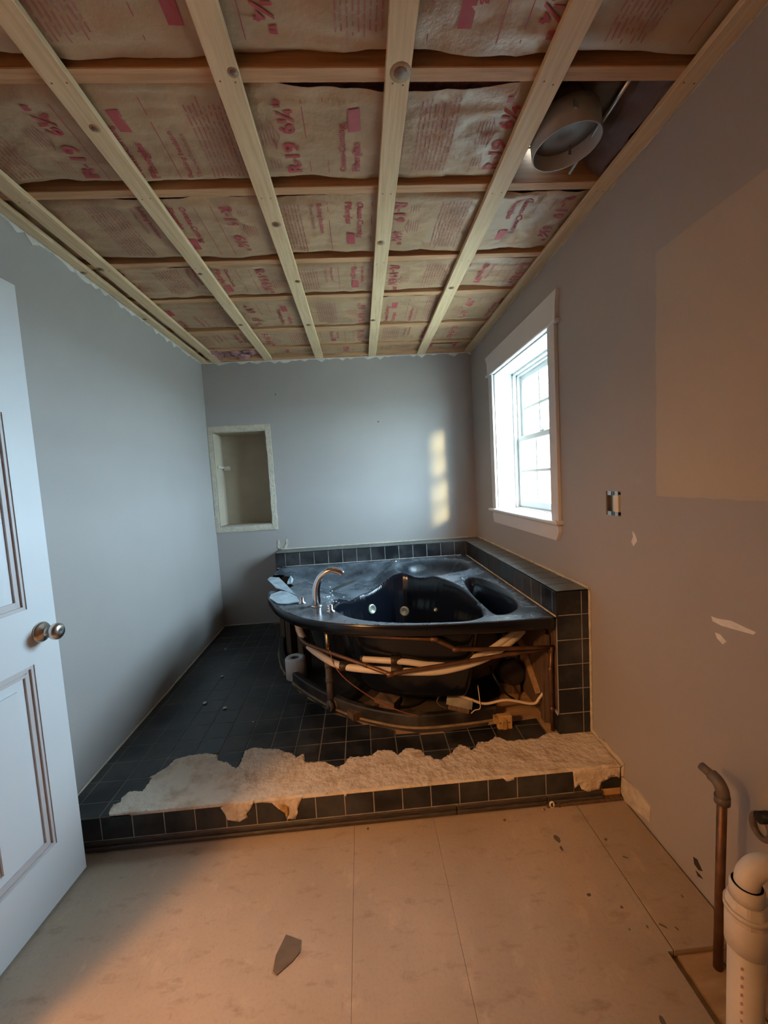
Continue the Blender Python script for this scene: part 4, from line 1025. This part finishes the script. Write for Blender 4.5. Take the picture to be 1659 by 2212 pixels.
# copper pipes
def fitted_pipe(path, r, name, label, joints, m='copper', jm='copper'):
    e = tag(empty(name, path[0]), label, 'pipe')
    child(MB().tube(path, r, 14), 'tube', m, e)
    for (p, d, rj, l) in joints:
        p, d = Vector(p), Vector(d).normalized(); child(MB().tube([p-d*l, p-d*l*.98, p+d*l*.98, p+d*l], [rj*.96, rj, rj, rj*.96], 14), 'coupling', jm, e)
    return e
a = [Y(706, 1364, 2.04), Y(800, 1374, 1.82), Y(938, 1381, 1.752), Y(985, 1403, 1.748), Y(1100, 1401, 1.745), Y(1199, 1398, 1.742)]
fitted_pipe(a, .0095, 'copper_pipe', 'straight brown copper pipe with a dog-leg, uppermost under the tub rim', [(a[2], Vector(a[2])-Vector(a[1]), .012, .016), (a[3], Vector(a[4])-Vector(a[3]), .012, .016), (a[0], (1, 0, 0), .012, .014)])
b_ = [Y(641, 1358, 2.15), Y(648, 1375, 2.11), Y(662, 1390, 2.05), Y(700, 1405, 1.98), Y(790, 1437, 1.83), Y(843, 1457, 1.775), Y(880, 1450, 1.77), Y(1000, 1430, 1.765), Y(1100, 1413, 1.765), Y(1188, 1402, 1.752)]
fitted_pipe(smooth_path(b_[:4], 5)+[Vector(q) for q in b_[4:]], .0095, 'copper_pipe', 'brown copper pipe dipping in a V across the white hoses', [(b_[5], (1, 0, 0), .0125, .016), (b_[4], Vector(b_[5])-Vector(b_[4]), .011, .01)])
v0, v1 = Vector(Y(706, 1352, 2.08)), Vector(Y(710, 1442, 2.08))
zb2 = zp(2.08)-.004
e = fitted_pipe([v0, v1], .0125, 'supply_riser', 'upright brass-coloured pipe with grey lower half, left of the white hoses', [(v0+Vector((0, 0, -.012)), (0, 0, 1), .016, .014), (v0+Vector((.002, 0, -.10)), (0, 0, 1), .0145, .01)], 'brass')
child(MB().tube([(v1.x, v1.y, v1.z+.03), (v1.x, v1.y, zb2)], .0185, 16), 'lower_pipe', 'greypipe', e)
child(MB().tube([(v1.x, v1.y, v1.z-.055), (v1.x, v1.y, v1.z-.075)], .0225, 16).tube([(v1.x, v1.y, v1.z+.035), (v1.x, v1.y, v1.z+.005)], .021, 16), 'collar', 'greypipe', e)
rp = [Y(1191, 1402, 1.742), Y(1189, 1450, 1.742), (Y(1193, 1540, 1.742)[0], 1.742, zp(1.742)-.004)]
fitted_pipe(rp, .0085, 'supply_riser', 'thin upright copper pipe just left of the tiled pier', [(rp[1], (0, 0, 1), .0115, .022), (rp[0], (0, 0, 1), .0115, .012), ((rp[2][0], 1.742, zp(1.8)+.10), (0, 0, 1), .0115, .010)])
pipe([Y(713, 1405, 1.95), Y(722, 1436, 1.93), Y(748, 1468, 1.90), Y(800, 1505, 1.87), Y(850, 1530, 1.845), Y(878, 1540, 1.835), Y(905, 1546, 1.83)], .0028, 'copper_wire', 'copper_wire', 'thin reddish copper wire hanging from the upright pipe to the curb', 'wire')
# white hoses
h1 = [Y(640, 1338, 2.14), Y(649, 1365, 2.12), Y(664, 1392, 2.08), Y(690, 1414, 2.02), Y(725, 1434, 1.945), Y(765, 1443, 1.885), Y(840, 1449, 1.82), Y(900, 1451, 1.80), Y(960, 1448, 1.795), Y(1040, 1425, 1.80), Y(1100, 1388, 1.82), Y(1128, 1362, 1.87)]
e = tag(empty('flexible_hose', h1[6]), 'lower thick cream hose curving along the whole front of the tub', 'hose')
child(MB().tube(smooth_path(h1, 8), .0175, 16), 'tube', 'hose', e)
def clamp(p, d, rj, l, par):
    p, d = Vector(p), Vector(d).normalized(); c_ = child(MB().tube([p-d*l, p-d*l*.9, p+d*l*.9, p+d*l], [rj*.9, rj, rj, rj*.9], 18), 'coupling', 'clamp', par)
    o = MB().lathe([(.008, 0), (.008, .010), (.006, .012)], p+Vector((0, -.4*rj, rj*.8)), (0, -.5, 1), 12).build('plug', 'hose'); o.parent = c_; o.matrix_parent_inverse = Matrix.Translation(par.location).inverted()
for px, py in ((745, 1439), (857, 1447)): clamp(Y(px, py, 1.912 if px < 800 else 1.812), (1, -.1, -.05), .0235, .026, e)
clamp(Y(660, 1388, 2.085), (.7, -.3, -.6), .021, .022, e)
h2 = [Y(785, 1424, 1.885), Y(820, 1426, 1.85), Y(880, 1430, 1.812), Y(930, 1436, 1.800), Y(985, 1432, 1.800), Y(1050, 1408, 1.805), Y(1095, 1378, 1.82), Y(1122, 1358, 1.87)]
e2 = tag(empty('flexible_hose', h2[2]), 'upper cream hose ending left at a dark coupling, above the longer hose', 'hose')
child(MB().tube(smooth_path(h2, 8), .0145, 16), 'tube', 'hose', e2)
clamp(Y(855, 1427, 1.830), (1, 0, -.03), .0205, .024, e2)
clamp(Y(783, 1424, 1.897), (1, 0, -.03), .018, .012, e2)
tag(MB().obox(Y(1130, 1360, 1.868), (.008, .006, .022), .3).build('hose_strap', 'greypipe'), 'small metal strap holding the hose ends under the right of the rim', 'strap')
# drain pipe lying at the left
e = tag(empty('drain_pipe', Y(745, 1492, 2.05)), 'short black drain pipe with a ribbed collar lying by the upright pipe', 'pipe')
d0, d1, d2 = Vector((-.24, 2.05, zp(2)+.022)), Vector((-.12, 2.12, zp(2)+.028)), Vector((-.06, 2.20, zp(2)+.06))
child(MB().tube(smooth_path([d0, d1, d2], 6), .022, 16), 'tube', 'black', e)
child(MB().tube([d0, d0+(d1-d0)*.16], .028, 16).tube([d0+(d1-d0)*.22, d0+(d1-d0)*.36], .026, 16), 'collar', 'greypipe', e)
tag(MB().obox((-.03, 2.02, zp(2)+.014), (.11, .03, .018), .55).build('wood_offcut', 'oldwood'), 'dark wood offcut on the subfloor behind the curb', 'offcut')
tag(MB().obox((.07, 2.03, zp(2)+.026), (.06, .035, .030), -.6).build('wood_offcut', 'dustywood'), 'short tan block on the subfloor in front of the tub foot', 'offcut')
# toilet paper
p = atz(641, 1462, zp(2.33)); c0 = (p[0], p[1], zp(p[1])-.005)
tpz = tag(empty('toilet_roll', c0), 'white toilet paper roll standing behind the curved curb', 'toilet paper')
child(MB().lathe([(.022, .03), (.022, .122), (.024, .128), (.058, .128), (.062, .122), (.063, .004), (.058, 0), (0, 0)], c0, (0, 0, 1), 36), 'paper', 'paper', tpz)
child(MB().lathe([(.0195, .031), (.0195, .127), (.0222, .127), (.0222, .121)], c0, (0, 0, 1), 24), 'core', 'card', tpz)
# wood stud frame under the left end
fr = tag(empty('stud_frame', (-.6, 2.9, zp(2.9))), 'rough dark lumber frame under the broken left end of the tub', 'frame')
for (x, y) in ((-.62, 2.98), (-.53, 2.72), (-.42, 2.52)):
    child(MB().obox((x, y, (zp(y)+.62)/2), (.019, .040, (.62-zp(y))/2), -.5), 'stud', 'oldwood', fr)
child(MB().poly3([(-.66, 3.02, .585), (-.62, 3.02, .585), (-.38, 2.46, .585), (-.42, 2.46, .585)], (0, 0, .038)), 'top_plate', 'oldwood', fr)
child(MB().obox((-.66, 3.12, .39), (.016, .06, .20), 0), 'stud', 'oldwood', fr)
# framing behind the pier side
fr = tag(empty('stud_frame', (.80, 2.2, zp(2.2))), 'lumber studs and brace between the pump and the tiled pier', 'frame')
child(MB().box(.806, .826, 1.80, 1.84, zp(1.75)-.004, .60), 'stud', 'oldwood', fr)
child(MB().box(.79, .824, 2.24, 2.28, zp(2.25)-.004, .60), 'stud', 'oldwood', fr)
child(MB().poly3([(.80, 1.85, .26), (.80, 1.88, .24), (.80, 2.22, .52), (.80, 2.20, .55)], (.02, 0, 0)), 'brace', 'plywood', fr)
child(MB().box(.815, .827, 1.77, 2.7, zp(2.2), .58), 'backing_board', 'oldwood', fr)
# pump
pc = Vector(aty(1106, 1452, 2.06)); ax = Vector((-.25, -1, .08)).normalized()
pu = tag(empty('whirlpool_pump', (pc.x, pc.y, zp(2.1))), 'black round whirlpool pump motor under the right side of the tub', 'pump')
child(MB().lathe([(.0, .016), (.055, .016), (.068, .008), (.073, -.004), (.073, -.12), (.066, -.13)], pc, ax, 36), 'motor', 'motor', pu)
child(MB().lathe([(.076, -.055), (.078, -.06), (.078, -.07), (.076, -.075)], pc, ax, 36), 'motor_band', 'greypipe', pu)
child(MB().lathe([(.045, -.13), (.085, -.14), (.085, -.19), (.04, -.20)], pc, ax, 30).tube([pc-ax*.165+Vector((0, 0, .06)), pc-ax*.165+Vector((0, 0, .16))], .024, 14), 'volute', 'motor', pu)
child(MB().obox(pc-ax*.05+Vector((-.01, 0, .085)), (.035, .03, .020), .3).obox(pc-ax*.03+Vector((-.012, -.01, .108)), (.018, .012, .008), .8), 'terminal_box', 'greypipe', pu)
child(MB().obox((pc.x, pc.y+.06, (zp(2.1)+pc.z-.065)/2), (.055, .06, (pc.z-.06-zp(2.1))/2), -.25), 'pump_base', 'oldwood', pu)
child(MB().tube(smooth_path([Y(1060, 1412, 2.0), Y(1060, 1440, 1.97), Y(1072, 1470, 1.93), Y(1092, 1497, 1.93), Y(1110, 1510, 1.96)], 6), .0055, 10), 'power_cable', 'black', pu)
# junction box and cables
jc = Vector(aty(993, 1517, 1.885))
jb = tag(empty('junction_box', jc), 'small dusty metal junction box lying behind the curb', 'box')
Mr = Matrix.Rotation(-.35, 3, 'Z')@Matrix.Rotation(.12, 3, 'Y')@Matrix.Rotation(-.55, 3, 'X')
child(MB().obox(jc, (.062, .026, .022), Mr), 'box_body', 'jbox', jb)
child(MB().obox(jc+Mr@Vector((0, 0, .023)), (.054, .020, .0015), Mr), 'box_cover', 'jbox', jb)
child(MB().obox(jc+Mr@Vector((0, 0, -.03)), (.050, .02, .012), Mr), 'box_foot', 'oldwood', jb)
pipe([Y(962, 1499, 1.88), Y(985, 1500, 1.87), Y(1015, 1510, 1.86), Y(1048, 1520, 1.85), Y(1095, 1512, 1.84), Y(1150, 1520, 1.82), Y(1165, 1508, 1.82), Y(1180, 1487, 1.82)], .0065, 'electrical_cable', 'cable', 'pale sheathed cable snaking from the junction box towards the pier', 'cable', 10)
pipe([Y(964, 1499, 1.88), Y(950, 1504, 1.87), Y(944, 1515, 1.86), Y(952, 1525, 1.86), Y(965, 1530, 1.87)], .0025, 'loose_wire', 'jbox', 'thin loop of bare wire at the left of the junction box', 'wire', 8)
pipe([Y(1032, 1480, 1.88), Y(1036, 1510, 1.85), Y(1037, 1530, 1.84), Y(1026, 1534, 1.84), Y(1018, 1541, 1.84)], .0022, 'loose_wire', 'cable', 'thin pale wire hanging down right of the junction box', 'wire', 8)

# ================================================================== RIGHT WALL FITTINGS
ob = tag(empty('electrical_outlet', (XR, (OY0+OY1)/2, (OZ0+OZ1)/2)), 'uncovered two-gang electrical box with one ivory outlet on the right wall', 'outlet')
ym = (OY0+OY1)/2; zm = (OZ0+OZ1)/2
child(MB().box(XR+.055, XR+.058, OY0, OY1, OZ0, OZ1).box(XR+.004, XR+.056, OY0, OY0+.003, OZ0, OZ1).box(XR+.004, XR+.056, OY1-.003, OY1, OZ0, OZ1).box(XR+.004, XR+.056, OY0, OY1, OZ0, OZ0+.003).box(XR+.004, XR+.056, OY0, OY1, OZ1-.003, OZ1), 'box', 'greypipe', ob)
yr = OY0+.031
rc = child(MB().bbox(XR-.002, XR+.03, yr-.014, yr+.014, zm-.034, zm+.034, .003), 'receptacle', 'ivory', ob)
I2 = Matrix.Translation(ob.location).inverted()
for dz in (-.018, .018):
    o = MB().box(XR-.0035, XR-.0015, yr-.008, yr-.005, dz+zm-.002, dz+zm+.007).box(XR-.0035, XR-.0015, yr+.005, yr+.008, dz+zm-.002, dz+zm+.007).lathe([(.003, 0), (.003, .001)], (XR-.0025, yr, dz+zm-.008), (-1, 0, 0), 8).build('slot', 'black'); o.parent = rc; o.matrix_parent_inverse = I2
child(MB().box(XR+.002, XR+.006, yr-.010, yr+.010, zm-.052, zm-.034).box(XR+.002, XR+.006, yr-.010, yr+.010, zm+.034, zm+.052), 'yoke', 'steel', ob)
child(MB().box(XR+.015, XR+.05, OY0+.058, OY0+.086, zm-.036, zm+.036), 'switch_body', 'jbox', ob)
child(MB().box(XR+.001, XR+.005, OY0+.060, OY0+.084, zm+.032, zm+.05).box(XR+.001, XR+.005, OY0+.060, OY0+.084, zm-.05, zm-.032).box(XR+.0, XR+.012, OY0+.047, OY0+.050, OZ0, OZ1), 'yoke', 'steel', ob)

# copper stub with elbow
e = tag(empty('supply_stub', (.872, .93, -.012)), 'upright copper supply pipe with a grey elbow at the right wall', 'pipe')
child(MB().tube([(.872, .932, -.012), (.871, .922, .488)], .0108, 16), 'tube', 'copper', e)
child(MB().tube(smooth_path([(.871, .9215, .468), (.871, .922, .497), (.8705, .934, .514), (.869, .952, .519)], 6), [.0150]*19, 16).tube([(.871, .9222, .465), (.871, .922, .485)], .017, 16), 'elbow', 'greypipe', e)
child(MB().tube([(.869, .950, .519), (.866, .980, .523)], .011, 14), 'stub_end', 'greypipe', e)
# white plastic drain
pb = Vector(atx(1611, 2110, .64)); px_, py_ = pb.x, pb.y
def zat(yy): return float(atx(1611, yy, .64)[2])
e = tag(empty('plastic_drain', (px_, py_, 0)), 'white plastic drain standpipe with slip nuts and a bent trap arm', 'drain')
ztop = zat(1990)
child(MB().lathe([(.0268, 0), (.0268, ztop-.012)], (px_, py_, 0), (0, 0, 1), 30), 'standpipe', 'pvc', e)
child(MB().lathe([(.0272, ztop-.045), (.0312, ztop-.044), (.0312, ztop+.012), (.028, ztop+.014)], (px_, py_, 0), (0, 0, 1), 30), 'coupling', 'pvc', e)
zz = zat(1960)
child(MB().lathe([(.0298, ztop+.012), (.0303, ztop+.02), (.0292, zz+.012), (.026, zz+.022)], (px_, py_, 0), (0, 0, 1), 36, False, 18, .03).lathe([(.0330, zz-.004), (.0330, zz+.006)], (px_, py_, 0), (0, 0, 1), 30), 'slip_nut', 'pvc', e)
zt2 = zat(1905)
child(MB().tube([(px_, py_, ztop), (px_, py_, zt2)], .0222, 24).lathe([(.0245, zt2-.03), (.025, zt2-.005), (.0222, zt2)], (px_, py_, 0), (0, 0, 1), 24), 'riser', 'pvc', e)
arm = smooth_path([(px_, py_, zt2-.01), (px_+.002, py_-.001, zt2+.016), (px_+.018, py_-.006, zt2+.036), (px_+.045, py_-.016, zt2+.034), (px_+.068, py_-.022, zt2+.006), (px_+.080, py_-.026, zt2-.05), (px_+.085, py_-.028, zt2-.12)], 6)
child(MB().tube(arm, .0188, 20), 'trap_arm', 'pvc', e)
child(MB().tube([(px_+.03, py_-.012, zz+.018), (px_+.052, py_-.02, zz+.01), (px_+.085, py_-.03, zz-.035)], .009, 12), 'support_lug', 'pvc', e)
r = random.Random(2); mb = MB()
for k in range(11):
    zq = ztop-.07-.017*k
    if zq > .02: 
        a = -2.55; rr_ = .0269; u = Vector((math.cos(a), math.sin(a), 0)); t_ = Vector((-u.y, u.x, 0)); c_ = Vector((px_, py_, zq))+u*rr_
        mb.poly3([c_-t_*.0018-Vector((0, 0, .004)), c_+t_*.0018-Vector((0, 0, .002)), c_+t_*.0018+Vector((0, 0, .004)), c_-t_*.0018+Vector((0, 0, .002))], u*.0004)
o = child(mb, 'faded_print', 'pvcprint', e)
# second pipe stub and ring at the picture's right edge, hole in drywall
e = tag(empty('pipe_stub', (XR, .915, .40)), 'dark pipe stub with a loose grey ring on the right wall', 'pipe')
child(MB().tube([(XR+.06, .906, .425), (XR-.03, .906, .430)], .014, 14), 'tube', 'black', e)
child(MB().tube([(XR-.010, .918+.024*math.cos(a), .392+.030*math.sin(a)) for a in np.linspace(0, 2*math.pi, 25)], .007, 10, cap=False), 'ring', 'greypipe', e)
tag(MB().box(XR+.012, XR+.05, .80, .838, -.04, ZC).box(XR+.085, XR+.089, .5, .95, -.04, .4).build('trim_3', 'oldwood'), kind='structure')

# ================================================================== OUTSIDE THE WINDOW
tag(MB().box(1.3, 60, -60, 60, -1.1, -1.0).build('ground', 'ground'), kind='structure')
hs = tag(empty('neighbour_house', (16, 24, -1)), 'pale house with a grey roof far outside the window', 'house')
child(MB().box(12, 20, 22, 34, -1, 4.2), 'wall', 'siding', hs)
child(MB().poly3([(11.4, 21.6, 4.2), (20.6, 21.6, 4.2), (16, 21.6, 7.4)], (0, 12.6, 0)), 'roof', 'shingle', hs)
for (x, z) in ((13.4, .2), (15.6, .2), (17.8, .2), (13.4, 2.6), (15.6, 2.6), (17.8, 2.6)):
    f_ = child(MB().box(x-.55, x+.55, 21.95, 22, z-.1, z+1.3), 'window', 'vinyl', hs)
    o = MB().box(x-.45, x+.45, 21.93, 21.96, z, z+1.2).build('pane', 'darkglass'); o.parent = f_; o.matrix_parent_inverse = Matrix.Translation(hs.location).inverted()
def tree(x, y, h, seed, label):
    r = random.Random(seed); mb = MB()
    def branch(p, d, l, rad, dep):
        q = p+d*l; mid = p+d*l*.5+Vector((r.random()-.5, r.random()-.5, 0))*l*.1
        mb.tube([p, mid, q], [rad, rad*.85, rad*.65], 6, cap=False)
        if dep:
            for k in range(3):
                nd = (d+Vector((r.random()-.5, r.random()-.5, r.random()*.5))*1.3).normalized(); branch(p+d*l*(.55+.2*k), nd, l*.62, rad*.55, dep-1)
    branch(Vector((x, y, -1.05)), Vector((.03, .02, 1)), h*.45, .16, 4)
    tag(mb.build('bare_tree', 'bark'), label, 'tree')
tree(5.5, 9.5, 7.5, 3, 'bare grey tree outside the window, nearer of the two')
tree(8.0, 17.0, 9, 5, 'bare grey tree outside the window, in front of the pale house')
